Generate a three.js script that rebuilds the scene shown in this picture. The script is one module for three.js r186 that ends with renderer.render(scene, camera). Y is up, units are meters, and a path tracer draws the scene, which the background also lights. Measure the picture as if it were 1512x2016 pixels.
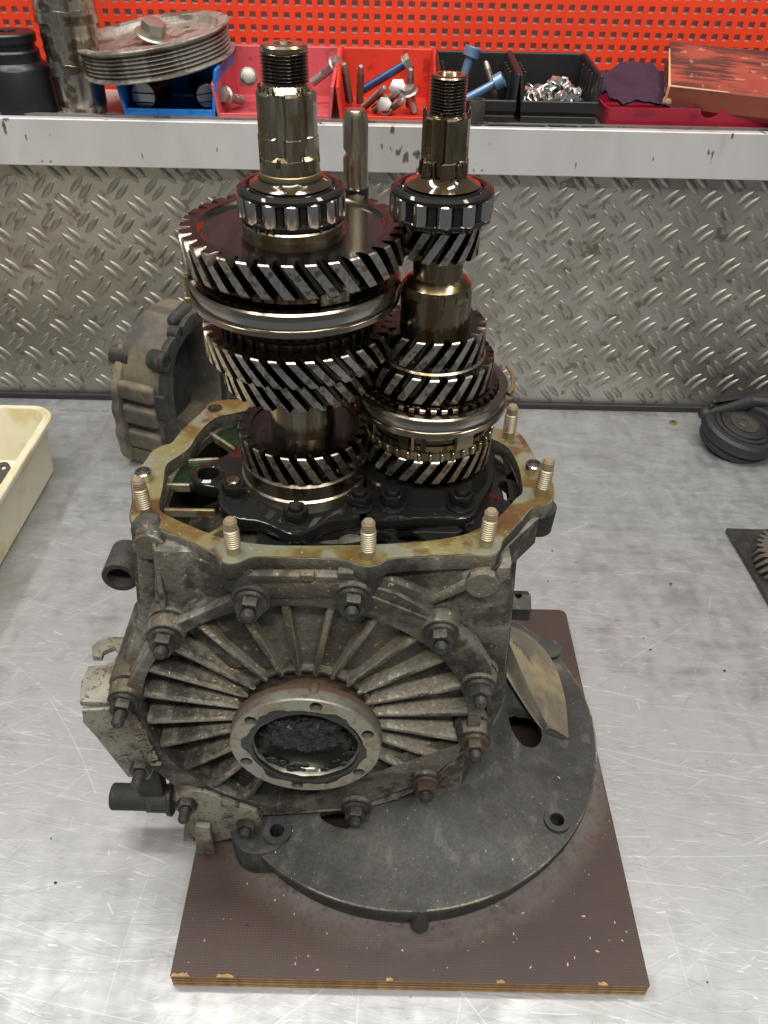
import * as THREE from 'three';
import { mergeGeometries, toCreasedNormals } from 'three/addons/utils/BufferGeometryUtils.js';
import { RoundedBoxGeometry } from 'three/addons/geometries/RoundedBoxGeometry.js';
import { TextGeometry } from 'three/addons/geometries/TextGeometry.js';
import { FontLoader } from 'three/addons/loaders/FontLoader.js';
import { RectAreaLightUniformsLib } from 'three/addons/lights/RectAreaLightUniformsLib.js';
import { Brush, Evaluator, SUBTRACTION } from 'three-bvh-csg';

// ------------------------------------------------------------------ camera, surroundings, lamps, exposure
const scene = new THREE.Scene();
const W = 768, H = 1024, D = Math.PI / 180;
const camera = new THREE.PerspectiveCamera(2 * Math.atan(1008 / 1600) / D, W / H, 0.02, 30);
camera.rotation.order = 'YXZ';
camera.position.set(0, 0.6, 0);
camera.rotation.set(-38.5 * D, 0, 1.2 * D);
const renderer = new THREE.WebGLRenderer({ antialias: true });
renderer.setSize(W, H);
renderer.toneMapping = THREE.LinearToneMapping;
renderer.toneMappingExposure = 1.1;
renderer.shadowMap.enabled = true;
scene.background = new THREE.Color().setRGB(0.115, 0.117, 0.12);   // the dim hall round the bench
RectAreaLightUniformsLib.init();
// ceiling strip lights of the workshop: [x, y, z, length, width, along z, intensity]
const LAMPS = [
  [-0.15, 1.95, -0.75, 1.5, 0.16, 0, 24.5, 'white strip light hanging lengthwise over the back of the bench'],
  [0.95, 2.1, -0.15, 1.5, 0.16, 1, 20.5, 'white strip light hanging crosswise over the right end of the bench'],
  [-1.1, 2.1, -0.2, 1.5, 0.16, 1, 23, 'white strip light hanging crosswise over the left end of the bench'],
  [0.1, 2.0, 0.65, 1.5, 0.2, 0, 36, 'wider white strip light hanging in front of the bench'],
];

// ------------------------------------------------------------------ helpers
let seedState = 7;
const rnd = () => { seedState = (seedState + 0x6D2B79F5) | 0; let t = Math.imul(seedState ^ (seedState >>> 15), 1 | seedState); t = (t + Math.imul(t ^ (t >>> 7), 61 | t)) ^ t; return ((t ^ (t >>> 14)) >>> 0) / 4294967296; };
const rr = (a, b) => a + (b - a) * rnd();
const mixv = (a, b, t) => a + (b - a) * t;
const sstep = (a, b, x) => { const t = Math.min(1, Math.max(0, (x - a) / (b - a))); return t * t * (3 - 2 * t); };
function hash(x, y, s) { let h = Math.imul(x, 374761393) ^ Math.imul(y, 668265263) ^ Math.imul(s, 2246822519); h = Math.imul(h ^ (h >>> 13), 1274126177); h ^= h >>> 16; return (h >>> 0) / 4294967296; }
function vnoise(x, y, px, py, s) {
  const xi = Math.floor(x), yi = Math.floor(y), fx = x - xi, fy = y - yi;
  const u = fx * fx * (3 - 2 * fx), v = fy * fy * (3 - 2 * fy);
  const x0 = ((xi % px) + px) % px, x1 = (x0 + 1) % px, y0 = ((yi % py) + py) % py, y1 = (y0 + 1) % py;
  return mixv(mixv(hash(x0, y0, s), hash(x1, y0, s), u), mixv(hash(x0, y1, s), hash(x1, y1, s), u), v);
}
function fbm(u, v, bx, by, oct, s) { let a = 0.5, t = 0, w = 0; for (let i = 0; i < oct; i++) { t += a * vnoise(u * bx, v * by, bx, by, s + i); w += a; a *= 0.5; bx *= 2; by *= 2; } return t / w; }
function dataTex(w, h, fn, srgb = true) {
  const d = new Uint8Array(w * h * 4);
  for (let y = 0, k = 0; y < h; y++) for (let x = 0; x < w; x++, k += 4) { const c = fn((x + 0.5) / w, (y + 0.5) / h); d[k] = Math.max(0, Math.min(255, c[0])); d[k + 1] = Math.max(0, Math.min(255, c[1])); d[k + 2] = Math.max(0, Math.min(255, c[2])); d[k + 3] = 255; }
  const t = new THREE.DataTexture(d, w, h); t.wrapS = t.wrapT = THREE.RepeatWrapping; t.magFilter = t.minFilter = THREE.LinearFilter;
  if (srgb) t.colorSpace = THREE.SRGBColorSpace;
  t.needsUpdate = true; return t;
}
const gray = (v) => [v, v, v];
const lerp3 = (a, b, t) => [mixv(a[0], b[0], t), mixv(a[1], b[1], t), mixv(a[2], b[2], t)];
function rep(t, size) { const c = t.clone(); c.repeat.set(1 / size, 1 / size); c.needsUpdate = true; return c; }   // one tile per `size` metres

// geometry: everything is drawn in millimetres, and turned to metres in part()
const G = {
  box(cx, cy, cz, w, h, d, r = 0) { const g = r ? new RoundedBoxGeometry(w, h, d, 2, r) : new THREE.BoxGeometry(w, h, d); return g.translate(cx, cy, cz); },
  cyl(r0, r1, h, seg = 32, open = false) { return new THREE.CylinderGeometry(r1, r0, h, seg, 1, open); },
  lathe(pts, seg = 64, crease = 0.5) { return toCreasedNormals(new THREE.LatheGeometry(pts.map((p) => new THREE.Vector2(Math.max(p[0], 0.0001), p[1])), seg), crease); },
  latheZ(pts, seg = 64, crease = 0.5) { return G.lathe(pts, seg, crease).rotateX(Math.PI / 2); },          // axis +y -> +z
  latheX(pts, seg = 48, crease = 0.5) { return G.lathe(pts, seg, crease).rotateZ(-Math.PI / 2); },         // axis +y -> +x
  shape(pts) { return new THREE.Shape(pts.map((p) => new THREE.Vector2(p[0], p[1]))); },
  // outline given as [x, z]; thickness from y0 up to y1
  slab(pts, y0, y1, holes = [], bevel = 0) {
    const s = G.shape(pts.map((p) => [p[0], -p[1]]));
    for (const h of holes) s.holes.push(new THREE.Path(h.map((p) => new THREE.Vector2(p[0], -p[1]))));
    const g = new THREE.ExtrudeGeometry(s, { depth: y1 - y0 - 2 * bevel, bevelEnabled: bevel > 0, bevelThickness: bevel, bevelSize: bevel, bevelOffset: -bevel, bevelSegments: 2, curveSegments: 12 });
    return toCreasedNormals(g.rotateX(-Math.PI / 2).translate(0, y0 + bevel, 0), 0.6);
  },
  // outline given as [x, y]; thickness from z0 to z1
  face(pts, z0, z1, holes = [], bevel = 0) {
    const s = G.shape(pts);
    for (const h of holes) s.holes.push(new THREE.Path(h.map((p) => new THREE.Vector2(p[0], p[1]))));
    const g = new THREE.ExtrudeGeometry(s, { depth: z1 - z0 - 2 * bevel, bevelEnabled: bevel > 0, bevelThickness: bevel, bevelSize: bevel, bevelOffset: -bevel, bevelSegments: 2, curveSegments: 12 });
    return toCreasedNormals(g.translate(0, 0, z0 + bevel), 0.6);
  },
  circle(cx, cy, r, n = 24) { return Array.from({ length: n }, (_, i) => [cx + r * Math.cos(i / n * 2 * Math.PI), cy + r * Math.sin(i / n * 2 * Math.PI)]); },
  // tapered bar with round ends between two points
  strut(p, q, r0, r1, seg = 14) {
    const a = new THREE.Vector3(...p), b = new THREE.Vector3(...q), L = a.distanceTo(b), pts = [];
    for (let i = 0; i <= 5; i++) { const t = -Math.PI / 2 + i / 5 * Math.PI / 2; pts.push([r0 * Math.cos(t), r0 * Math.sin(t)]); }
    for (let i = 0; i <= 5; i++) { const t = i / 5 * Math.PI / 2; pts.push([r1 * Math.cos(t), L + r1 * Math.sin(t)]); }
    const g = G.lathe(pts, seg, 1.2);
    return g.applyQuaternion(new THREE.Quaternion().setFromUnitVectors(new THREE.Vector3(0, 1, 0), b.clone().sub(a).normalize())).translate(...p);
  },
  tube(pts, r, seg = 40, rad = 8) { return new THREE.TubeGeometry(new THREE.CatmullRomCurve3(pts.map((p) => new THREE.Vector3(...p))), seg, r, rad); },
  hex(af, h, hole = 0, bevel = 0.7) {          // axis +y, from 0 to h
    const R = af / Math.sqrt(3), s = G.shape(Array.from({ length: 6 }, (_, i) => [R * Math.cos(i * Math.PI / 3), R * Math.sin(i * Math.PI / 3)]));
    if (hole) s.holes.push(new THREE.Path().absarc(0, 0, hole, 0, Math.PI * 2));
    const g = new THREE.ExtrudeGeometry(s, { depth: h - 2 * bevel, bevelEnabled: true, bevelThickness: bevel, bevelSize: bevel, bevelOffset: -bevel, bevelSegments: 2, curveSegments: 14 });
    return toCreasedNormals(g.translate(0, 0, bevel).rotateX(-Math.PI / 2), 0.4);
  },
  thread(r, y0, y1, pitch, depth = pitch * 0.5, seg = 40) { const p = []; for (let y = y0; y < y1 - pitch * 0.5; y += pitch) p.push([r - depth, y], [r, y + pitch * 0.4], [r, y + pitch * 0.55], [r - depth, y + pitch * 0.98]); return G.lathe(p, seg, 0.4); },
};
// cylindrical gear round the y axis at the origin, y0..y1; teeth slant by tw radians from top to bottom; face open inside ri
function gear({ N, ro, rt, y0, y1, tw, ri, ph = 0, ch = 0.7, wide = 1 }) {
  const prof = [];
  for (let k = 0; k < N; k++) for (const [f, q] of [[-0.4, 0], [-0.33, 0.35], [-0.24, 1], [0.24, 1], [0.33, 0.35], [0.4, 0]]) prof.push([(k + f * (f && wide)) / N * 2 * Math.PI + ph, q]);
  const M = prof.length, h = y1 - y0, tip = [], ys = [y0, y0 + ch, mixv(y0, y1, 0.35), mixv(y0, y1, 0.65), y1 - ch, y1], pos = [];
  const P = (i, j) => { const [a, q] = prof[i % M], y = ys[j], cut = (j === 0 || j === ys.length - 1) ? ch : 0, r = Math.max(rt, mixv(rt, ro, q) - cut * (q > 0.3 ? 1 : 0)), t = a + tw * (y1 - y) / h; return [r * Math.sin(t), y, r * Math.cos(t)]; };
  const C = (i, j) => { const [a] = prof[i % M], y = ys[j], t = a + tw * (y1 - y) / h; return [ri * Math.sin(t), y, ri * Math.cos(t)]; };
  const quad = (a, b, c, d, to = pos) => to.push(...a, ...b, ...c, ...a, ...c, ...d);
  const J = ys.length - 1;
  for (let i = 0; i < M; i++) {
    for (let j = 0; j < J; j++) quad(P(i, j), P(i + 1, j), P(i + 1, j + 1), P(i, j + 1), i % 6 === 2 ? tip : pos);
    quad(P(i, J), P(i + 1, J), C(i + 1, J), C(i, J));
    quad(P(i + 1, 0), P(i, 0), C(i, 0), C(i + 1, 0));
  }
  return [pos, tip].map((q) => { const g = new THREE.BufferGeometry(); g.setAttribute('position', new THREE.Float32BufferAttribute(q, 3)); return toCreasedNormals(g, 0.5); });
}
function boxUV(g) {                                  // uv in metres, by the way each face points
  const p = g.attributes.position, n = p.count, uv = new Float32Array(n * 2), a = new THREE.Vector3(), b = new THREE.Vector3(), c = new THREE.Vector3();
  for (let i = 0; i < n; i += 3) {
    a.fromBufferAttribute(p, i); b.fromBufferAttribute(p, i + 1); c.fromBufferAttribute(p, i + 2);
    const nn = b.clone().sub(a).cross(c.clone().sub(a)), x = Math.abs(nn.x), y = Math.abs(nn.y), z = Math.abs(nn.z);
    for (let k = 0; k < 3; k++) { const q = [a, b, c][k], j = (i + k) * 2; if (y >= x && y >= z) { uv[j] = q.x; uv[j + 1] = -q.z; } else if (x >= z) { uv[j] = q.z; uv[j + 1] = q.y; } else { uv[j] = q.x; uv[j + 1] = q.y; } }
  }
  g.setAttribute('uv', new THREE.BufferAttribute(uv, 2)); return g;
}
function flat(g) { const q = g.index ? g.toNonIndexed() : g; for (const k of Object.keys(q.attributes)) if (!['position', 'normal', 'uv'].includes(k)) q.deleteAttribute(k); if (!q.attributes.normal) q.computeVertexNormals(); if (!q.attributes.uv) q.setAttribute('uv', new THREE.BufferAttribute(new Float32Array(q.attributes.position.count * 2), 2)); return q; }
const origin = new Map(), used = {};
function numbered(n) { const k = used[n] = (used[n] ?? -1) + 1; return k ? `${n}_${String(k).padStart(3, '0')}` : n; }
function tag(o, label, category, group) { o.userData = { label, category }; if (group) o.userData.group = group; return o; }
function thing(name, label, category, [x, y, z], group, world = true) {     // x, y, z in mm
  const o = new THREE.Group(); o.name = numbered(name); o.position.set(x / 1000, y / 1000, z / 1000); scene.add(o);
  tag(o, label, category, group); origin.set(o, world ? [x, y, z] : [0, 0, 0]); return o;
}
function part(name, geos, mat, parent, keepUV = false) {
  const list = (Array.isArray(geos) ? geos : [geos]).map(flat);
  const g = list.length > 1 ? mergeGeometries(list) : list[0].clone();
  const o = origin.get(parent) ?? [0, 0, 0];
  if (!keepUV) { g.scale(0.001, 0.001, 0.001); boxUV(g); g.translate(-o[0] / 1000, -o[1] / 1000, -o[2] / 1000); }
  else { g.translate(-o[0], -o[1], -o[2]); g.scale(0.001, 0.001, 0.001); }
  const m = new THREE.Mesh(g, mat); m.name = parent === scene ? numbered(name) : name; m.castShadow = m.receiveShadow = true; parent.add(m);
  origin.set(m, o); return m;
}
const kind = (m, k) => { m.userData.kind = k; return m; };
const lab = (m, label) => { m.userData.label = label; return m; };
function csg(a, cutters) { const ev = new Evaluator(); ev.attributes = ['position', 'normal', 'uv']; ev.useGroups = false; let A = new Brush(flat(a)); A.updateMatrixWorld(); for (const c of cutters) { const B = new Brush(flat(c)); B.updateMatrixWorld(); A = ev.evaluate(A, B, SUBTRACTION); } return toCreasedNormals(flat(A.geometry), 0.6); }
const at = (g, x, y, z) => g.translate(x, y, z);
function chaikin(pts, n = 1) { for (let k = 0; k < n; k++) { const o = []; for (let i = 0; i < pts.length; i++) { const a = pts[i], b = pts[(i + 1) % pts.length]; o.push([a[0] * 0.75 + b[0] * 0.25, a[1] * 0.75 + b[1] * 0.25], [a[0] * 0.25 + b[0] * 0.75, a[1] * 0.25 + b[1] * 0.75]); } pts = o; } return pts; }

// ------------------------------------------------------------------ textures
const T = {};
T.fine = dataTex(512, 512, (u, v) => gray(255 * fbm(u, v, 32, 32, 4, 11)), false);
T.rough = dataTex(512, 512, (u, v) => gray(255 * (0.55 + 0.45 * (fbm(u, v, 6, 6, 5, 21) - 0.2))), false);
// sooty, oily, partly bare light-alloy casting
T.cast = dataTex(1024, 1024, (u, v) => {
  const a = fbm(u, v, 5, 5, 5, 31), b = fbm(u, v, 9, 9, 6, 41), c = fbm(u, v, 7, 7, 6, 51), d = fbm(u, v, 48, 48, 3, 61), e = fbm(u, v, 6, 6, 5, 71), f = fbm(u, v, 160, 160, 2, 81);
  let k = lerp3([78, 73, 64], [122, 117, 105], sstep(0.3, 0.7, a));
  k = lerp3(k, [166, 168, 160], sstep(0.54, 0.68, b * 0.7 + d * 0.3) * 0.68);
  k = lerp3(k, [114, 96, 66], sstep(0.52, 0.7, e * 0.6 + d * 0.4) * 0.5);
  k = lerp3(k, [44, 40, 35], sstep(0.5, 0.66, c * 0.7 + d * 0.3) * 0.6);
  const g = 0.86 + 0.28 * f; if (f > 0.86) k = lerp3(k, [205, 200, 185], 0.6);
  return [k[0] * g, k[1] * g, k[2] * g];
});
T.pale = dataTex(512, 512, (u, v) => { const a = fbm(u, v, 6, 6, 5, 231), c = fbm(u, v, 9, 9, 5, 241), d = fbm(u, v, 60, 60, 3, 245); let k = lerp3([124, 120, 108], [160, 157, 146], sstep(0.3, 0.65, a)); k = lerp3(k, [92, 80, 62], sstep(0.48, 0.7, c * 0.7 + d * 0.3) * 0.65); return d > 0.72 ? lerp3(k, [66, 60, 52], 0.6) : k; });
T.castR = dataTex(512, 512, (u, v) => gray(255 * (0.5 + 0.5 * sstep(0.35, 0.6, fbm(u, v, 7, 7, 5, 51)) * 0.7)), false);
T.grit = dataTex(512, 512, (u, v) => gray(255 * (0.55 * fbm(u, v, 60, 60, 3, 91) + 0.45 * fbm(u, v, 14, 14, 3, 93))), false);
// dark grey bell casting with chips and tan dust
T.bell = dataTex(1024, 1024, (u, v) => {
  const a = fbm(u, v, 4, 4, 5, 101), e = fbm(u, v, 5, 5, 5, 111), f = fbm(u, v, 220, 220, 2, 121), d = fbm(u, v, 30, 30, 4, 131);
  let k = lerp3([56, 56, 55], [76, 75, 73], sstep(0.3, 0.7, a));
  k = lerp3(k, [104, 97, 84], sstep(0.48, 0.75, e * 0.6 + d * 0.4) * 0.45);
  k = lerp3(k, [52, 50, 47], sstep(0.6, 0.72, d) * 0.3);
  k = lerp3(k, [128, 125, 118], sstep(0.58, 0.76, fbm(u, v, 34, 20, 5, 135)) * 0.3); k = lerp3(k, [38, 37, 35], sstep(0.54, 0.74, fbm(u, v, 6, 9, 5, 137)) * 0.4); if (f > 0.92) k = [170, 166, 154]; const g = 0.86 + 0.28 * f; return [k[0] * g, k[1] * g, k[2] * g];
});
T.bellTan = dataTex(512, 512, (u, v) => { const a = fbm(u, v, 4, 6, 5, 141), d = fbm(u, v, 40, 40, 3, 151), e = fbm(u, v, 7, 5, 5, 155); let k = lerp3([84, 80, 72], [124, 113, 92], sstep(0.25, 0.75, a * 0.8 + d * 0.2)); return lerp3(k, [66, 65, 63], sstep(0.5, 0.7, e) * 0.7); });
// oil-stained gasket face: ochre, olive and grey
T.gasket = dataTex(512, 512, (u, v) => {
  const a = fbm(u, v, 6, 6, 4, 161), b = fbm(u, v, 9, 9, 5, 171), d = fbm(u, v, 60, 60, 3, 181);
  let k = lerp3([116, 94, 50], [140, 134, 92], sstep(0.35, 0.6, a)); k = lerp3(k, [140, 142, 126], sstep(0.5, 0.62, b) * 0.9); k = lerp3(k, [98, 62, 36], sstep(0.56, 0.68, fbm(u, v, 6, 6, 5, 191)) * 0.75);
  if (d > 0.8) k = lerp3(k, [205, 200, 170], 0.5); return k;
});
T.oilsteel = dataTex(512, 512, (u, v) => { const a = fbm(u, v, 22, 3, 4, 201), b = fbm(u, v, 9, 3, 5, 211), c = fbm(u, v, 40, 40, 3, 215); let k = lerp3([168, 162, 152], [206, 203, 197], sstep(0.3, 0.65, a)); k = lerp3(k, [150, 124, 80], sstep(0.5, 0.68, b * 0.85 + c * 0.15) * 0.6); return k; });
T.steelwear = dataTex(512, 512, (u, v) => { const a = fbm(u, v, 10, 10, 5, 221), b = fbm(u, v, 60, 6, 3, 225); let k = lerp3([176, 172, 166], [212, 210, 206], sstep(0.3, 0.65, a * 0.6 + b * 0.4)); return lerp3(k, [96, 82, 64], sstep(0.52, 0.7, a) * 0.65); });
// brushed and scratched aluminium sheet
function scratches(n, base, opts) {
  const c = document.createElement('canvas'); c.width = c.height = 2048; const x = c.getContext('2d'); x.fillStyle = base; x.fillRect(0, 0, 2048, 2048); x.lineCap = 'round';
  for (let i = 0; i < n; i++) {
    const o = opts(i), px = rnd() * 2048, py = rnd() * 2048, dx = Math.cos(o.a) * o.l, dy = Math.sin(o.a) * o.l, bend = rr(-0.08, 0.08) * o.l;
    x.strokeStyle = o.c; x.lineWidth = o.w;
    for (const ox of [-2048, 0, 2048]) for (const oy of [-2048, 0, 2048]) { if (Math.abs(px + ox - 1024) > 1024 + o.l || Math.abs(py + oy - 1024) > 1024 + o.l) continue; x.beginPath(); x.moveTo(px + ox - dx, py + oy - dy); x.quadraticCurveTo(px + ox + bend, py + oy - bend, px + ox + dx, py + oy + dy); x.stroke(); }
  }
  const t = new THREE.CanvasTexture(c); t.wrapS = t.wrapT = THREE.RepeatWrapping; return t;
}
const scr = (i) => { const k = rnd(), q = rnd(); return { a: k < 0.62 ? rr(-0.05, 0.4) : k < 0.85 ? rr(-0.7, 0) : rr(-1.6, 1.6), l: q < 0.6 ? rr(3, 16) : q < 0.93 ? rr(16, 70) : rr(70, 420), w: q < 0.6 ? rr(1, 3) : rr(0.7, 1.7), c: '' }; };
seedState = 21;
T.aluC = scratches(6500, 'rgb(181,182,183)', (i) => { const s = scr(i), k = rnd(); s.c = k < 0.62 ? `rgba(240,241,243,${rr(0.12, 0.75) * rr(0.4, 1)})` : `rgba(136,138,142,${rr(0.08, 0.4)})`; if (k > 0.994) { s.c = `rgba(84,80,76,${rr(0.3, 0.7)})`; s.l = rr(1, 3); s.w = rr(2, 4); } return s; }); T.aluC.colorSpace = THREE.SRGBColorSpace;
seedState = 22;
T.aluB = scratches(4200, 'rgb(128,128,128)', (i) => { const s = scr(i); s.c = rnd() < 0.5 ? 'rgba(190,190,190,0.5)' : 'rgba(60,60,60,0.5)'; return s; });
T.aluR = dataTex(1024, 1024, (u, v) => { const a = fbm(u, v, 9, 9, 5, 301), b = fbm(u, v, 14, 90, 3, 311), c = fbm(u, v, 50, 30, 3, 321); return gray(255 * (0.8 + 0.26 * (a - 0.5) + 0.24 * (b - 0.5) + 0.36 * (c - 0.5))); }, false);
T.tread = dataTex(1024, 1024, (u, v) => { const a = fbm(u, v, 5, 5, 5, 331), d = fbm(u, v, 40, 40, 4, 341), e = fbm(u, v, 7, 7, 5, 351), f = fbm(u, v, 120, 120, 2, 355); let k = lerp3([168, 164, 157], [196, 193, 187], sstep(0.3, 0.7, a)); k = lerp3(k, [138, 128, 112], sstep(0.54, 0.74, e * 0.5 + d * 0.5) * 0.45); k = lerp3(k, [104, 94, 82], sstep(0.66, 0.76, d) * 0.5); if (f > 0.88) k = lerp3(k, [226, 222, 212], 0.5); return k; });
// film-faced board: sieve-print weave, scuffs, and the grey dust left round the casting; uv 0..1 over the board's top
const BOARD = { x0: -137, x1: 185, z0: -583, z1: -231 };
T.board = dataTex(1024, 1120, (u, v) => {
  const x = mixv(BOARD.x0, BOARD.x1, u), z = mixv(BOARD.z1, BOARD.z0, v), P = 1.85;
  const w = Math.max(0, Math.sin(x / P * 2 * Math.PI)) * Math.max(0, Math.sin(z / P * 2 * Math.PI)), a = fbm(u, v, 6, 6, 5, 401), b = fbm(u, v, 120, 120, 2, 411), n = fbm(u, v, 22, 22, 5, 421);
  let k = lerp3([48, 33, 29], [64, 46, 41], a); k = lerp3(k, [122, 105, 95], w * (0.35 + 0.5 * a));
  const r = Math.hypot(x - 20, z + 425) + (n - 0.5) * 12 + (b - 0.5) * 12, ring = sstep(138, 146, r) * (1 - sstep(155, 184, r)), wear = 0.35 + 0.65 * sstep(0.25, 0.6, n * 0.6 + 0.4 * b);
  k = lerp3(k, [138, 137, 134], ring * wear * 0.7 * (1 - 0.35 * w));
  if (b > 0.9 && n > 0.5) k = [170, 160, 140];
  return k;
});
T.boardB = dataTex(1024, 1120, (u, v) => { const x = mixv(BOARD.x0, BOARD.x1, u), z = mixv(BOARD.z1, BOARD.z0, v), P = 1.85; return gray(255 * Math.max(0, Math.sin(x / P * 2 * Math.PI)) * Math.max(0, Math.sin(z / P * 2 * Math.PI))); }, false);
T.ply = dataTex(512, 64, (u, v) => { const a = fbm(u, v, 60, 3, 4, 431); return lerp3([122, 92, 58], [186, 152, 104], a); });
T.rail = dataTex(1024, 256, (u, v) => { const a = fbm(u, v, 14, 6, 5, 441), b = fbm(u, v, 90, 24, 3, 451), s = fbm(u, v, 30, 60, 3, 461), c = fbm(u, v, 8, 3, 4, 465); let k = lerp3([192, 191, 190], [216, 215, 214], a); k = lerp3(k, [150, 140, 128], sstep(0.6, 0.75, c) * 0.35); return lerp3(k, [84, 80, 76], sstep(0.72, 0.76, s * 0.5 + b * 0.5 + (c - 0.5) * 0.2) * 0.9); });
T.peg = dataTex(256, 256, (u, v) => { const a = fbm(u, v, 6, 6, 4, 471); return lerp3([226, 56, 18], [238, 68, 24], a); });
T.book = dataTex(512, 512, (u, v) => { const a = fbm(u, v, 5, 5, 5, 481), b = fbm(u, v, 5, 40, 4, 491), c = fbm(u, v, 4, 4, 4, 493), e = fbm(u, v, 12, 12, 4, 495); let k = lerp3([128, 50, 38], [158, 74, 56], a); k = lerp3(k, [40, 26, 24], sstep(0.46, 0.66, b * 0.45 + c * 0.55) * 0.7); if (e > 0.77) k = lerp3(k, [196, 160, 122], 0.5); return k; });
T.dirt = dataTex(512, 512, (u, v) => { const a = fbm(u, v, 5, 5, 5, 501), b = fbm(u, v, 22, 22, 4, 511); return gray(255 * (0.86 + 0.13 * a - 0.16 * sstep(0.6, 0.74, b))); });

T.creamStain = dataTex(512, 512, (u, v) => { const a = fbm(u, v, 4, 4, 5, 521), b = fbm(u, v, 8, 8, 5, 525); let k = lerp3([236, 234, 226], [250, 249, 244], a); return lerp3(k, [206, 186, 130], sstep(0.52, 0.72, b) * 0.5); });
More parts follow.
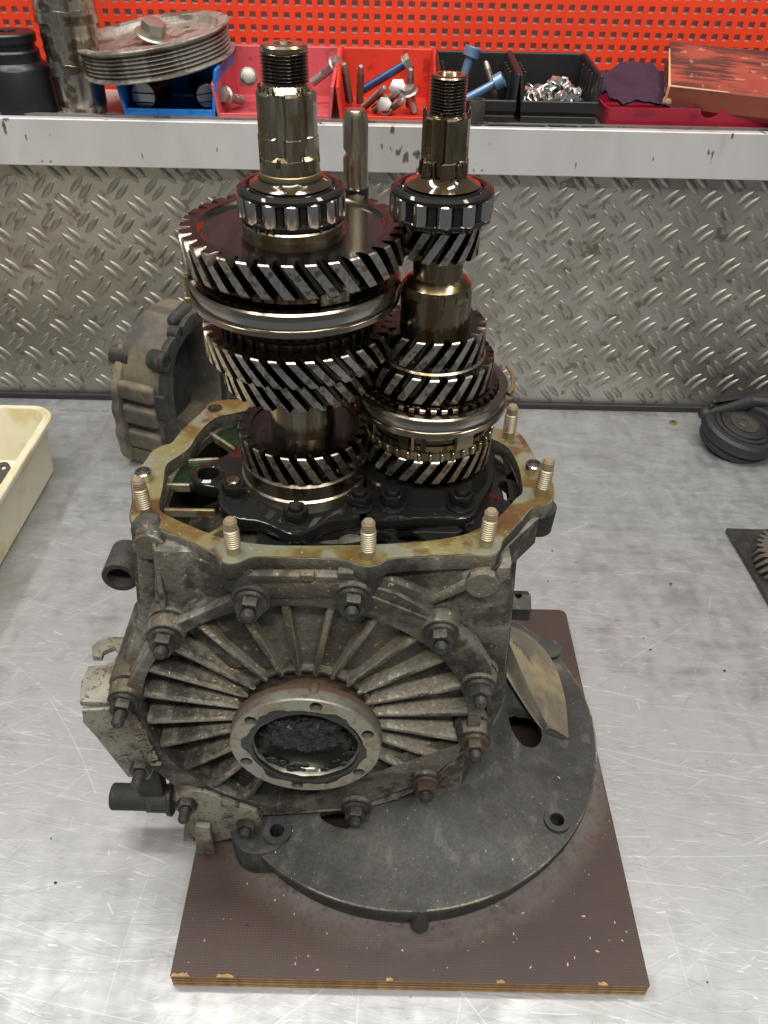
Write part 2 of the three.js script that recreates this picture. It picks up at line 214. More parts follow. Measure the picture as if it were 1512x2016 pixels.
// ------------------------------------------------------------------ materials
const std = (o) => new THREE.MeshStandardMaterial(o), phy = (o) => new THREE.MeshPhysicalMaterial(o);
const rgb = (r, g, b) => new THREE.Color().setRGB(r, g, b);
const M = {
  cast: std({ map: rep(T.cast, 0.28), color: rgb(0.8, 0.81, 0.82), roughness: 1, roughnessMap: rep(T.castR, 0.28), metalness: 0.25, bumpMap: rep(T.grit, 0.05), bumpScale: 0.0007 }),
  castPale: std({ map: rep(T.cast, 0.22), color: rgb(1.3, 1.32, 1.33), roughness: 1, roughnessMap: rep(T.castR, 0.28), metalness: 0.25, bumpMap: rep(T.grit, 0.05), bumpScale: 0.0007 }),
  castDark: std({ map: rep(T.bell, 0.2), color: rgb(0.7, 0.68, 0.66), roughness: 0.7, metalness: 0.2, bumpMap: rep(T.grit, 0.05), bumpScale: 0.0006 }),
  bell: std({ map: rep(T.bell, 0.3), roughness: 0.62, metalness: 0.2, bumpMap: rep(T.grit, 0.04), bumpScale: 0.0004 }),
  bellTan: std({ map: rep(T.bellTan, 0.16), roughness: 0.8, metalness: 0.1, bumpMap: rep(T.grit, 0.04), bumpScale: 0.0004 }),
  pocket: std({ map: rep(T.bellTan, 0.16), color: rgb(1.55, 1.5, 1.35), roughness: 0.8, metalness: 0.1, bumpMap: rep(T.grit, 0.04), bumpScale: 0.0004 }),
  gasket: phy({ map: rep(T.gasket, 0.14), roughness: 0.42, metalness: 0.45, clearcoat: 0.35, clearcoatRoughness: 0.25, bumpMap: rep(T.fine, 0.05), bumpScale: 0.0002 }),
  oilyDark: phy({ color: rgb(0.011, 0.01, 0.009), roughness: 0.5, metalness: 0, specularIntensity: 0.2, clearcoat: 0.7, clearcoatRoughness: 0.05, bumpMap: rep(T.rough, 0.05), bumpScale: 0.0004 }),
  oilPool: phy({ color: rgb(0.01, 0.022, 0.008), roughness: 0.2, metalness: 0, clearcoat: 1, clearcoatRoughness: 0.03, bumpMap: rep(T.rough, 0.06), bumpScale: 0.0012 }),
  pit: std({ color: rgb(0.012, 0.011, 0.01), roughness: 0.8 }),
  steel: phy({ map: rep(T.steelwear, 0.03), color: rgb(0.98, 0.96, 0.94), roughness: 0.36, metalness: 1, clearcoat: 0.3, clearcoatRoughness: 0.06 }),
  shaft: phy({ map: rep(T.oilsteel, 0.05), color: rgb(0.92, 0.86, 0.7), roughness: 0.27, metalness: 1, clearcoat: 0.6, clearcoatRoughness: 0.04 }),
  shaftBrown: phy({ map: rep(T.oilsteel, 0.05), color: rgb(0.52, 0.44, 0.3), roughness: 0.25, metalness: 1, clearcoat: 0.8, clearcoatRoughness: 0.04 }),
  shaftDark: phy({ map: rep(T.oilsteel, 0.05), color: rgb(0.22, 0.185, 0.155), roughness: 0.24, metalness: 1, clearcoat: 0.9, clearcoatRoughness: 0.04 }),
  bright: std({ color: rgb(0.62, 0.6, 0.57), roughness: 0.2, metalness: 1 }),
  gearOil: phy({ map: rep(T.oilsteel, 0.05), color: rgb(0.17, 0.15, 0.125), roughness: 0.24, metalness: 1, clearcoat: 0.6, clearcoatRoughness: 0.05 }),
  sleeve: phy({ color: rgb(0.36, 0.31, 0.24), roughness: 0.2, metalness: 1, clearcoat: 0.5, clearcoatRoughness: 0.05 }),
  sleeveDark: phy({ color: rgb(0.16, 0.12, 0.075), roughness: 0.22, metalness: 1, clearcoat: 0.8, clearcoatRoughness: 0.05 }),
  nut: std({ map: rep(T.bell, 0.05), color: rgb(1.25, 1.2, 1.1), roughness: 0.55, metalness: 0.6, bumpMap: rep(T.grit, 0.03), bumpScale: 0.0002 }),
  nutBrown: std({ map: rep(T.bell, 0.05), color: rgb(1.5, 1.15, 0.85), roughness: 0.6, metalness: 0.5, bumpMap: rep(T.grit, 0.03), bumpScale: 0.0002 }),
  stud: std({ color: rgb(0.42, 0.37, 0.25), roughness: 0.5, metalness: 0.85 }),
  studTop: std({ color: rgb(0.26, 0.2, 0.13), roughness: 0.7, metalness: 0.4 }),
  flange: phy({ map: rep(T.creamStain, 0.03), color: rgb(0.42, 0.41, 0.375), roughness: 0.48, metalness: 0.85, bumpMap: rep(T.grit, 0.03), bumpScale: 0.0002 }),
  rust: std({ color: rgb(0.13, 0.085, 0.055), roughness: 0.6, metalness: 0.4, bumpMap: rep(T.grit, 0.03), bumpScale: 0.0003 }),
  oilShade: phy({ map: rep(T.bell, 0.1), color: rgb(0.5, 0.42, 0.32), roughness: 0.35, metalness: 0.3, clearcoat: 0.8, clearcoatRoughness: 0.08 }),  // oily brown, with the shade inside the case put into its colour
  oilyCup: phy({ color: rgb(0.04, 0.04, 0.028), roughness: 0.36, metalness: 0.9, clearcoat: 0.6, clearcoatRoughness: 0.06, bumpMap: rep(T.rough, 0.03), bumpScale: 0.001 }),
  oilRun: phy({ color: rgb(0.035, 0.02, 0.008), roughness: 0.12, clearcoat: 1, clearcoatRoughness: 0.02 }),
  grease: phy({ color: rgb(0.007, 0.007, 0.006), roughness: 0.3, clearcoat: 0.4, clearcoatRoughness: 0.12, bumpMap: rep(T.grit, 0.02), bumpScale: 0.0012 }),
  alu: std({ map: rep(T.aluC, 0.7), color: rgb(0.89, 0.89, 0.885), roughness: 0.72, roughnessMap: rep(T.aluR, 0.5), metalness: 0.85, bumpMap: rep(T.aluB, 0.7), bumpScale: 0.00025 }),
  tread: std({ map: rep(T.tread, 0.45), color: rgb(0.86, 0.85, 0.83), roughness: 0.5, metalness: 0.85, bumpMap: rep(T.rough, 0.1), bumpScale: 0.0003 }),
  rail: std({ map: rep(T.rail, 0.5), roughness: 0.45, metalness: 0.35 }),
  board: std({ map: T.board, roughness: 0.55, bumpMap: T.boardB, bumpScale: 0.00025 }),
  ply: std({ map: rep(T.ply, 0.25), roughness: 0.8 }),
  plyDark: std({ map: rep(T.ply, 0.2), color: rgb(0.5, 0.42, 0.36), roughness: 0.85 }),
  peg: std({ map: rep(T.peg, 0.3), roughness: 0.6 }),
  backing: std({ color: rgb(0.72, 0.7, 0.68), roughness: 0.6 }),
  rubber: std({ map: rep(T.dirt, 0.1), color: rgb(0.02, 0.02, 0.022), roughness: 0.55 }),
  blackPlastic: std({ map: rep(T.dirt, 0.1), color: rgb(0.018, 0.018, 0.019), roughness: 0.42 }),
  blackSteel: phy({ color: rgb(0.03, 0.033, 0.038), roughness: 0.35, metalness: 0.6 }),
  blue: std({ map: rep(T.dirt, 0.12), color: rgb(0.015, 0.23, 0.74), roughness: 0.4 }),
  pink: std({ map: rep(T.dirt, 0.3), color: rgb(0.68, 0.11, 0.13), roughness: 0.45 }),
  redBin: std({ map: rep(T.dirt, 0.3), color: rgb(0.72, 0.05, 0.025), roughness: 0.42 }),
  crimson: std({ map: rep(T.dirt, 0.4), color: rgb(0.46, 0.012, 0.045), roughness: 0.42 }),
  zinc: std({ color: rgb(0.62, 0.62, 0.6), roughness: 0.28, metalness: 0.95 }),
  dullBolt: std({ color: rgb(0.36, 0.34, 0.31), roughness: 0.42, metalness: 0.8 }),
  brownBolt: std({ color: rgb(0.16, 0.085, 0.06), roughness: 0.45, metalness: 0.6 }),
  blueBolt: std({ color: rgb(0.05, 0.09, 0.2), roughness: 0.35, metalness: 0.6 }),
  blueHead: std({ color: rgb(0.2, 0.33, 0.52), roughness: 0.35, metalness: 0.6 }),
  pulley: std({ map: rep(T.steelwear, 0.2), color: rgb(0.56, 0.55, 0.52), roughness: 0.55, metalness: 0.5 }),
  tubeSteel: std({ map: rep(T.steelwear, 0.12), color: rgb(0.95, 0.92, 0.84), roughness: 0.26, metalness: 1 }),
  cream: phy({ map: rep(T.creamStain, 0.3), color: rgb(0.74, 0.7, 0.55), roughness: 0.4 }),
  book: std({ map: rep(T.book, 0.14), roughness: 0.8 }),
  bookSpine: std({ map: rep(T.dirt, 0.2), color: rgb(0.3, 0.075, 0.045), roughness: 0.8 }),
  bookWorn: std({ color: rgb(0.6, 0.38, 0.2), roughness: 0.9 }),
  cloth: std({ color: rgb(0.06, 0.022, 0.05), roughness: 0.95, bumpMap: rep(T.grit, 0.02), bumpScale: 0.002 }),
  plateIron: std({ map: rep(T.bell, 0.2), color: rgb(0.9, 0.85, 0.78), roughness: 0.55, metalness: 0.4 }),
  gearIron: std({ color: rgb(0.2, 0.18, 0.15), roughness: 0.42, metalness: 0.7 }),
  bracket: std({ map: rep(T.pale, 0.12), color: rgb(0.78, 0.77, 0.73), roughness: 0.6, metalness: 0.3, bumpMap: rep(T.grit, 0.04), bumpScale: 0.0004 }),
  bracketWorn: std({ map: rep(T.pale, 0.05), color: rgb(0.9, 0.88, 0.8), roughness: 0.6, metalness: 0.4 }),
  brass: std({ color: rgb(0.35, 0.27, 0.14), roughness: 0.4, metalness: 0.8 }),
  splinter: std({ color: rgb(0.55, 0.46, 0.3), roughness: 0.9 }),
  crumb: std({ color: rgb(0.03, 0.025, 0.02), roughness: 0.9 }),
  dark: std({ color: rgb(0.015, 0.015, 0.016), roughness: 0.6 }),
  lampCase: std({ color: rgb(0.7, 0.7, 0.7), roughness: 0.5 }),
};

// ------------------------------------------------------------------ lamps
for (const [x, y, z, len, wid, alongZ, I, label] of LAMPS) {
  const f = thing('ceiling_light', label, 'ceiling light', [x * 1000, y * 1000, z * 1000], 'strip lights over the bench', false);
  if (alongZ) f.rotation.y = Math.PI / 2;
  part('housing', G.box(0, 30, 0, len * 1000 + 20, 50, wid * 1000 + 20, 6), M.lampCase, f);
  const e = std({ color: rgb(0.8, 0.8, 0.8), emissive: rgb(1, 0.97, 0.93), emissiveIntensity: 1.5 });
  part('diffuser', G.box(0, 3, 0, len * 1000, 4, wid * 1000), e, f);
  const l = new THREE.RectAreaLight(rgb(1, 0.965, 0.91), I, len, wid); l.position.set(x, y - 0.003, z); l.rotation.set(-Math.PI / 2, 0, alongZ ? Math.PI / 2 : 0); scene.add(l);
}

// ------------------------------------------------------------------ the bench, the wall behind it, the shelf
kind(part('workbench_top', G.box(0, -15, -520, 2400, 30, 966), M.alu, scene), 'structure');
{
  const w = thing('tread_plate', 'aluminium tread plate with raised bars standing behind the workbench', 'tread plate', [0, 8, -1006]);
  part('sheet', G.box(0, 190, -1006, 2400, 364, 6), M.tread, w);
  const bar = (() => {                                     // pointed raised bar along x in the plane z = 0
    const n = 12, L = 14.4, w2 = 3.9, p = [], ring = [];
    for (let i = 0; i < n; i++) { const t = -1 + 2 * i / (n - 1); ring.push([t * L, w2 * (1 - t * t) ** 0.8, 2.1 * (1 - t ** 4)]); }
    for (let i = 0; i < n - 1; i++) { const [x0, a0, h0] = ring[i], [x1, a1, h1] = ring[i + 1]; for (const s of [1, -1]) { const A = [x0, 0.4 * s * a0, h0], B = [x1, 0.4 * s * a1, h1], C = [x1, s * a1, 0], E = [x0, s * a0, 0], A2 = [x0, 0, h0 * 1.03], B2 = [x1, 0, h1 * 1.03]; const q = (a, b, c, d) => s > 0 ? p.push(...a, ...b, ...c, ...a, ...c, ...d) : p.push(...a, ...c, ...b, ...a, ...d, ...c); q(E, C, B, A); q(A, B, B2, A2); } }
    const g = new THREE.BufferGeometry(); g.setAttribute('position', new THREE.Float32BufferAttribute(p, 3)); return toCreasedNormals(g, 1.0);
  })();
  const kinds = [1, -1].map((s) => { const g = flat(bar.clone().rotateZ(s * 0.8).scale(0.001, 0.001, 0.001)); return boxUV(g); });
  const rest = [], P = 44.6, Q = 41, spots = [];
  for (let j = 0; j < 9; j++) for (let i = -26; i <= 26; i++) for (const [k, ox, oy] of [[1, 0, 0], [0, P / 2, Q / 2]]) {
    const x = i * P + ox + 6, y = 24 + j * Q + oy; if (y > 365) continue;
    for (const s of [-1, 1]) { const dx = s * 5.6 * 0.78, dy = s * 5.6 * 0.62 * (k ? 1 : -1); spots.push([k, x + dx, y + dy, Math.hypot(x, 0.7 * y)]); }
  }
  spots.sort((a, b) => a[3] - b[3]);
  spots.forEach(([k, x, y], n) => {
    if (n < 300) { const m = new THREE.Mesh(kinds[k], M.tread); m.name = 'tread_bar'; m.position.set(x / 1000, (y - 8) / 1000, 0.003); m.castShadow = m.receiveShadow = true; w.add(m); }
    else if (Math.abs(x) < 1180) rest.push(kinds[k].clone().translate(x / 1000, (y - 8) / 1000, 0.003));
  });
  const m = new THREE.Mesh(mergeGeometries(rest), M.tread); m.name = 'tread_bar_field'; m.userData.kind = 'stuff'; m.castShadow = m.receiveShadow = true; w.add(m);
  tag(part('sealing_strip', G.box(0, 4.5, -999, 2400, 9, 8, 2), M.rubber, scene), 'thin black rubber strip along the foot of the tread plate', 'sealing strip');
}
{
  const s = thing('shelf', 'scuffed light grey aluminium shelf with a deep front rail', 'shelf', [0, 320, -985]);
  part('front_rail', [G.box(0, 345.7, -991, 2400, 51, 12, 1.5)], M.rail, s);
  part('shelf_board', G.box(0, 360, -1085, 2400, 12, 176), M.rail, s);
}
{
  const z = -1166, p = thing('pegboard', 'red steel pegboard with rows of square holes above the shelf', 'pegboard', [0, 366, z]), P = 14, hole = 7.5, geos = [];
  const nx = 48, ny = 10, y0 = 376, W2 = nx * P;
  const bar = (cx, cy, w, h) => geos.push(G.box(cx, cy, z, w, h, 1.5));
  for (let j = 0; j <= ny; j++) bar(0, y0 + j * P, 2 * W2, P - hole);
  for (let j = 0; j < ny; j++) for (let i = -nx; i <= nx; i++) bar(i * P, y0 + (j + 0.5) * P, P - hole - 0.01, hole + 0.002);
  geos.push(G.box(0, 369, z, 2 * W2, 8, 1.5)); geos.push(G.box(0, y0 + ny * P + 80, z, 2 * W2, 160 - P + hole + 0.01, 1.5));
  part('perforated_panel', geos, M.peg, p);
  part('grey_backing', G.box(0, 490, z - 9, 2 * W2, 260, 4), M.backing, p);
}

// ------------------------------------------------------------------ plywood board under the gearbox
{
  const { x0, x1, z0, z1 } = BOARD, b = thing('plywood_board', 'brown film-faced plywood board lying under the gearbox', 'plywood board', [24, 0, -405]);
  const outline = [[x0, z1], [x1, z1], [x1, z0 + 6], [x1 - 2, z0 + 2], [x1 - 6, z0], [x0, z0]];
  const top = G.slab(outline, 14.3, 15), p = top.attributes.position, uv = top.attributes.uv;
  for (let i = 0; i < p.count; i++) uv.setXY(i, (p.getX(i) - x0) / (x1 - x0), (z1 - p.getZ(i)) / (z1 - z0));
  part('film_face', top, M.board, b, true);
  for (let k = 0; k < 7; k++) { const i = rr(0, 0.35); part('ply', G.slab(outline.map(([x, z]) => [x > 0 ? x - i : x + i, z > -400 ? z - i : z + i]), k * 2.04 + 0.02, k * 2.04 + 2.04), k % 2 ? M.plyDark : M.ply, b); }
  const chip = (x, w) => G.slab([[x, z1 + 0.25], [x + w, z1 + 0.25], [x + w * 0.92, z1 - 0.8], [x + w * 0.6, z1 - 2.2], [x + w * 0.3, z1 - 1.2], [x + w * 0.1, z1 - 2]], 14.0, 15.25);
  part('bare_chip', [chip(-136.5, 13), chip(-106, 12), chip(8, 5), chip(82, 6), chip(150, 7)], M.ply, b);
}

// ------------------------------------------------------------------ the gearbox
const gb = thing('gearbox', 'oily opened car gearbox standing upright with its bare shafts and gears on top', 'gearbox', [20, 15, -420]);
const LX = -49.5, RX = 25.6, AZ = -415;                    // the two shaft axes
{
  // clutch bell, resting mouth down on the board
  const prof = [[149, 15.2], [151, 15.2], [152, 26], [155.5, 33], [157.5, 36], [157.8, 44], [156.4, 45.6], [154, 46], [144, 46.6], [136, 47.6], [126, 50], [112, 55], [99, 62], [88, 72], [81, 84], [78, 98], [40, 100], [40, 92], [73, 92], [80, 74], [94, 55], [130, 44], [143, 39], [145, 33], [145, 15.2], [149, 15.2]];
  const lug = (x, z, r, y1) => at(G.cyl(r + 1.5, r, y1 - 18, 32), x, 18 + (y1 - 18) / 2, z);
  const cutters = [];
  cutters.push(G.slab(chaikin([[97, -409], [124, -423], [133, -404], [124, -386], [106, -386]], 2), 10, 100));
  cutters.push(G.slab(chaikin([[-44, -330], [-14, -330], [-18, -314], [-40, -322]], 2), 10, 100));
  for (const [x, z] of [[-73, -317], [133, -331]]) cutters.push(at(G.cyl(5.3, 5.3, 90, 24), x, 40, z));
  const shell = at(new THREE.LatheGeometry(prof.map((p) => new THREE.Vector2(...p)), 96), 20, 0, -420);
  const bellBody = csg(shell, cutters);
  const holes = [[-73, -317, 10.5, 50.5], [133, -331, 9.5, 49.5]].map(([x, z, r, y]) => csg(lug(x, z, r, y), [at(G.cyl(5.3, 5.3, 90, 24), x, 40, z)]));
  part('bell_housing', [bellBody, ...holes, lug(31, -267, 5, 46), lug(-110, -505, 13, 50), lug(150, -500, 12, 50), G.slab(chaikin([[-100, -300], [-72, -300], [-60, -322], [-95, -345], [-112, -330]], 2), 20, 48, [G.circle(-73, -317, 5.3)], 1.5)], M.bell, gb);
  part('worn_edge', at(new THREE.TorusGeometry(156.9, 0.75, 8, 160).rotateX(Math.PI / 2), 20, 45.2, -420), M.castPale, gb);
  part('bell_web', [G.strut([70, 78, -394], [114, 58, -423], 6, 3.4), G.strut([72, 120, -400], [108, 64, -428], 5, 3.4)], M.bell, gb);
  // starter pocket: a tan hump between the bell's edge and the case
  const cv = (L) => new THREE.CatmullRomCurve3(L.map((p) => new THREE.Vector3(...p)));
  const left = cv([[92, 0, -470], [101, 0, -448], [110, 0, -430], [121, 0, -416], [133, 0, -406]]), right = cv([[96, 0, -514], [132, 0, -502], [150, 0, -476], [155.5, 0, -440], [153, 0, -403]]), pos = [], ni = 36, nj = 26;
  const pt = (i, j) => { const t = i / ni, q = j / nj, a = left.getPoint(t), b = right.getPoint(t), r = Math.hypot(mixv(a.x, b.x, q) - 20, mixv(a.z, b.z, q) + 420), base = r > 136 ? 46.5 : r > 112 ? mixv(55, 46.5, (r - 112) / 24) : mixv(84, 55, (r - 81) / 31), top = mixv(122, 60, t ** 0.8), f = q < 0.16 ? sstep(0, 0.16, q) : 1 - sstep(0.16, 1, q) * 0.3 - 0.38 * (q - 0.16) / 0.84; return [mixv(a.x, b.x, q), base - 0.6 + Math.max(0, top - base) * f, mixv(a.z, b.z, q)]; };
  for (let i = 0; i < ni; i++) for (let j = 0; j < nj; j++) { const q = [pt(i, j), pt(i, j + 1), pt(i + 1, j + 1), pt(i + 1, j)]; pos.push(...q[0], ...q[1], ...q[2], ...q[0], ...q[2], ...q[3]); }
  for (let i = 0; i < ni; i++) { const a = pt(i, nj), b = pt(i + 1, nj); pos.push(...a, ...b, b[0] + 1.5, 45, b[2] - 0.6, ...a, b[0] + 1.5, 45, b[2] - 0.6, a[0] + 1.5, 45, a[2] - 0.6); }
  for (let j = 0; j < nj; j++) { const a = pt(ni, j), b = pt(ni, j + 1); pos.push(...a, ...b, b[0], 44, b[2], ...a, b[0], 44, b[2], a[0], 44, a[2]); }
  const g = new THREE.BufferGeometry(); g.setAttribute('position', new THREE.Float32BufferAttribute(pos, 3));
  const end = Array.from({ length: 12 }, (_, k) => { const p = pt(ni, 1 + k * 2.2 | 0); return [p[0], p[1] + 0.2, p[2]]; });
  part('starter_pocket', [toCreasedNormals(g, 0.7), G.tube(end, 1.3)], M.pocket, gb);
}
const BOLTS = [[-73, 279.0], [-16.4, 282.7], [33.8, 256.6], [60.1, 209.5], [61.7, 156], [32.3, 107.8], [-15.6, 74.6], [-94.5, 57.6], [-133.8, 83], [-158.5, 125.8], [-159.4, 189], [-125.3, 247.9]];
// outline round all the bolt bosses, `grow` mm outside the bolt centres
const hullOut = (grow) => BOLTS.flatMap(([x, y], i) => {
  const p = BOLTS[(i + 11) % 12], n = BOLTS[(i + 1) % 12], a = Math.atan2(x - p[0], -(y - p[1]));
  let b = Math.atan2(n[0] - x, -(n[1] - y)); if (b - a > Math.PI) b -= 2 * Math.PI; if (a - b > Math.PI) b += 2 * Math.PI;
  return Array.from({ length: 7 }, (_, k) => { const t = a + (b - a) * k / 6; return [x + grow * Math.cos(t), y + grow * Math.sin(t)]; });
});
{
  // case: walls, collar that carries the side cover, ribs and bosses
  const outer = [[-136, -352], [-128, -346], [-93, -332], [-70, -333], [48, -337], [62, -341], [74, -356], [79, -380], [78, -455], [62, -488], [-95, -494], [-126, -470], [-141, -430], [-142, -380]];
  const inner = chaikin([[-132, -372], [-127, -365], [-90, -344], [-72, -340], [3, -342], [45, -351], [68, -370], [73, -392], [72, -440], [56, -480], [-90, -486], [-118, -466], [-132, -425], [-134, -394]], 1);
  const wide = (l, dx) => l.flatMap(([x, z], i) => (x > 70 && z < -375 && z > -460) ? [[x + dx, z]] : [[x, z]]);
  const up = [G.slab(outer, 210, 276, [inner]), G.slab(wide(outer, 14), 276, 296, [wide(inner, 9)])];
  up.push(G.slab(outer.map(([x, z]) => [mixv(-33, x, 0.985), mixv(-415, z, 0.985)]), 52, 210));
  up.push(G.face(hullOut(9), -430, -340, [], 3)); BOLTS.forEach(([x, y], i) => { const n = BOLTS[(i + 1) % 12]; up.push(G.strut([x, y, -337], [n[0], n[1], -337], 5.5, 5.5, 12), at(G.latheZ([[0, -400], [14, -400], [13, -334], [12, -332.5], [0, -332.5]], 28), x, y, 0)); });
  up.push(G.face([[36, 262], [52, 294], [72, 296], [76, 262], [80, 172], [74, 150], [69, 165], [66, 210], [44, 250]], -356, -335, [], 4), G.face([[-136, 244], [-128, 300], [-90, 300], [-76, 284], [-118, 254]], -352, -338, [], 3));
  // ridge over the two top nuts and to the right
  up.push(G.strut([-73, 284, -335], [-16, 287, -335], 12.5, 12.5), G.strut([-12, 286, -337], [24, 268, -338], 11, 9), G.face([[-80, 280], [-60, 279], [-30, 281], [-9, 282], [-6, 296], [-82, 296]], -345, -324, [], 4));
  // gussets from the stud bosses
  up.push(G.strut([56, 292, -336], [14, 262, -334], 6, 4), G.strut([-128, 300, -343], [-127, 258, -334], 1.8, 2.2), G.strut([-128, 258, -335], [-124, 247, -334], 2.2, 7), G.strut([-80, 296, -334], [-72, 280, -332], 9, 12));
  up.push(G.box(-41, 296, -325, 8, 5, 5, 1), G.box(-20, 297, -327, 9, 5, 6, 1));
  for (const [x, y, z, r, L] of [[-132, 301, -350, 9.5, 14], [55.5, 291, -335, 9.5, 16]]) up.push(at(G.latheZ([[0, 0], [r - 0.8, 0], [r, 0.8], [r, L]], 32), 0, 0, 0).rotateX(Math.PI).translate(x, y - 4, z + 6));
  // right wall: two upright ribs
  up.push(G.strut([79, 296, -378], [83, 150, -366], 2.5, 4), G.strut([80, 290, -404], [84, 120, -390], 3, 3), G.strut([82, 150, -364], [84, 140, -420], 4, 6));
  // left wall tube and arm
  up.push(G.strut([-135, 300, -357], [-142, 236, -356], 9.5, 9.5), G.strut([-142, 236, -356], [-157, 190, -348], 9.5, 12), G.strut([-157, 190, -350], [-160, 130, -352], 12, 12));
  part('case', up, M.cast, gb);
  // drain of the case wall on the left: an eye with a through hole
  const eye = csg(at(G.latheZ([[0, 0], [10.6, 0], [11, 0.5], [11, 29.5], [10.6, 30], [0, 30]], 40), 0, 0, 0), [at(G.latheZ([[0, -5], [7.6, -5], [7.6, 40], [0, 40]], 32), 0, 0, 0)]);
  part('eye_lug', [at(eye.scale(1, 1, 0.8), -161, 256, -386), G.strut([-150, 262, -376], [-143, 258, -372], 6, 8)], M.castDark, gb);
  part('hex_plug', [at(csg(G.hex(19, 18, 0, 1).rotateZ(-Math.PI / 2), [at(G.cyl(2.6, 2.6, 30, 20), 9, 8, 0)]), 88, 184, -418), at(G.latheX([[0, 0], [6, 0], [6, 12], [0, 12]]), 78, 184, -418)], M.nut, gb);

  // mating face on top with its studs
  const O = [[-145, -357.6], [-141.4, -355], [-131.2, -354.4], [-91.9, -331.8], [-88.5, -325.6], [-83.3, -322.1], [-76.5, -324.4], [-71.3, -329.4], [-50.8, -329.5], [-20.1, -329], [-14.7, -324.7], [-7.2, -323], [-0.8, -326.2], [3.8, -330.6], [25, -332.8], [45.7, -335], [49.8, -334.5], [55.8, -333.4], [62.1, -335.2], [65.8, -341.4], [66.8, -348], [78.9, -364.6], [86.1, -376.6], [89, -380.1], [95.3, -380], [101.4, -386], [104.2, -398.2], [103.4, -409.8], [96.6, -431.2], [93, -450], [89.8, -459.5], [83, -463.4], [74, -463], [62, -486], [20, -500], [-60, -506], [-94.7, -494], [-102.2, -495.5], [-117.6, -493.7], [-124.7, -489], [-126, -478.8], [-131.8, -464.2], [-136.8, -450.1], [-138.8, -437.6], [-143.6, -436], [-149.7, -429], [-150.7, -420.4], [-152, -412.7], [-156.5, -402], [-152, -388], [-149, -378.4], [-147.6, -365.9]];
  const I = [[-132, -371.7], [-127.8, -364.7], [-99.3, -348.7], [-90, -344.2], [-72.7, -340], [-51.8, -338.9], [-12.3, -341], [3.2, -342.4], [24.2, -345.2], [45.5, -351.2], [54, -357.3], [68.6, -369.8], [78.2, -386.2], [84, -391.9], [84.4, -405.4], [84.6, -417.3], [82.3, -434.1], [78.5, -444.5], [68, -452], [52, -476], [15, -489], [-60, -494], [-96, -480], [-108, -474], [-114, -472], [-120.2, -462.1], [-124.5, -445.8], [-125.5, -432.7], [-131.8, -422.2], [-137.6, -413.6], [-133.8, -394]];
  const FH = [chaikin(I, 2), G.circle(-118, -482, 5.2), G.circle(-143, -429.5, 5.2)], fl = part('mating_flange', G.slab(chaikin(O, 2), 294, 304.6, FH, 0.9), M.cast, gb);
  part('mating_face', G.slab(chaikin(O, 2).map(([x, z]) => [-22 + (x + 22) * 0.9945, -410 + (z + 410) * 0.9915]), 304.5, 305, FH), M.gasket, fl);
  const boss = (x, z, r, h) => at(G.cyl(r - 1, r, h, 32), x, 295.5 - h / 2, z);
  part('stud_bosses', [boss(-137, -364, 10.5, 20), boss(-81.5, -333, 9, 14), boss(-8, -333, 9, 14), boss(57, -343, 10, 16), boss(95, -392, 10.5, 17), boss(82, -453, 10, 20), boss(-118, -482, 8, 20), boss(-143, -426, 9, 26), boss(-146, -400, 9, 24)], M.castDark, gb);
  const studs = [[-137.2, -365, 24.5, -2], [-81.5, -332.6, 23.5, 0], [-8.1, -332, 25, 0], [57.2, -343.8, 24.5, 2], [94.6, -392, 25, 3], [81.2, -453, 24.5, 1]];
  for (const [x, z, h, lean] of studs) {
    const g = [G.lathe([[3.6, 304], [3.9, 304], [3.9, 310], [3.3, 310.5]], 28)];
    g.push(G.thread(4.3, 310, 305 + h - 6, 1.5, 0.8, 28), G.lathe([[0, 305], [3.4, 305], [3.4, 305 + h - 5]], 20));
    const s = part('stud', g.map((q) => at(q.translate(0, -305, 0).rotateZ(-lean * D).translate(0, 305, 0), x, 0, z)), M.stud, gb);
    part('stud_end', [G.thread(3.7, 305 + h - 6, 305 + h - 1, 1.25, 0.6, 28), G.lathe([[3.4, 305 + h - 6], [3.4, 305 + h - 1.2], [2.6, 305 + h], [0, 305 + h]], 20)].map((q) => at(q.translate(0, -305, 0).rotateZ(-lean * D).translate(0, 305, 0), x, 0, z)), M.studTop, s);
  }
  for (const [x, z] of [[-146.4, -398.5], [92.5, -415]]) part('dowel_sleeve', at(G.lathe([[3.4, 303], [5.2, 304], [5.2, 310.4], [4.6, 311], [3.6, 311], [3.4, 310], [3.4, 306], [0, 306]], 32), x, 0, z), M.bright, gb);

  // what shows inside the case: bearing plates, web with pockets, ribs, oil
  const webHoles = [[[-74, -366], [-66, -356], [-58, -351.5], [-59, -360], [-64, -366]], [[-40, -361], [-13, -362], [-11, -352.5], [-40, -350.5]], [[-8, -362], [3, -362.5], [4.5, -353], [-7.5, -352]], [[7, -366], [23, -366], [25, -357], [8, -354]], [[28, -369], [47, -369], [52, -360], [30, -359]], [[72, -449], [77, -443], [83, -424], [71, -421]], [[71, -416], [83.5, -416], [83.5, -396], [71, -395]]];
  part('inner_web', G.slab([[-88, -380], [-74, -369], [-72, -341], [-12, -342.5], [24, -346.5], [45, -352.5], [54, -358.5], [68, -371], [77.5, -387], [83.5, -392.5], [83.8, -417], [81.5, -434], [78, -444], [67, -452], [-60, -452], [-92, -420]], 290, 297, webHoles.map((h) => chaikin(h, 2)), 0.8), M.oilyDark, gb);
  part('oil_pool', G.slab(inner.map(([x, z]) => [x * 0.995 - 0.2, z * 0.998]), 210.5, 214), M.oilPool, gb);
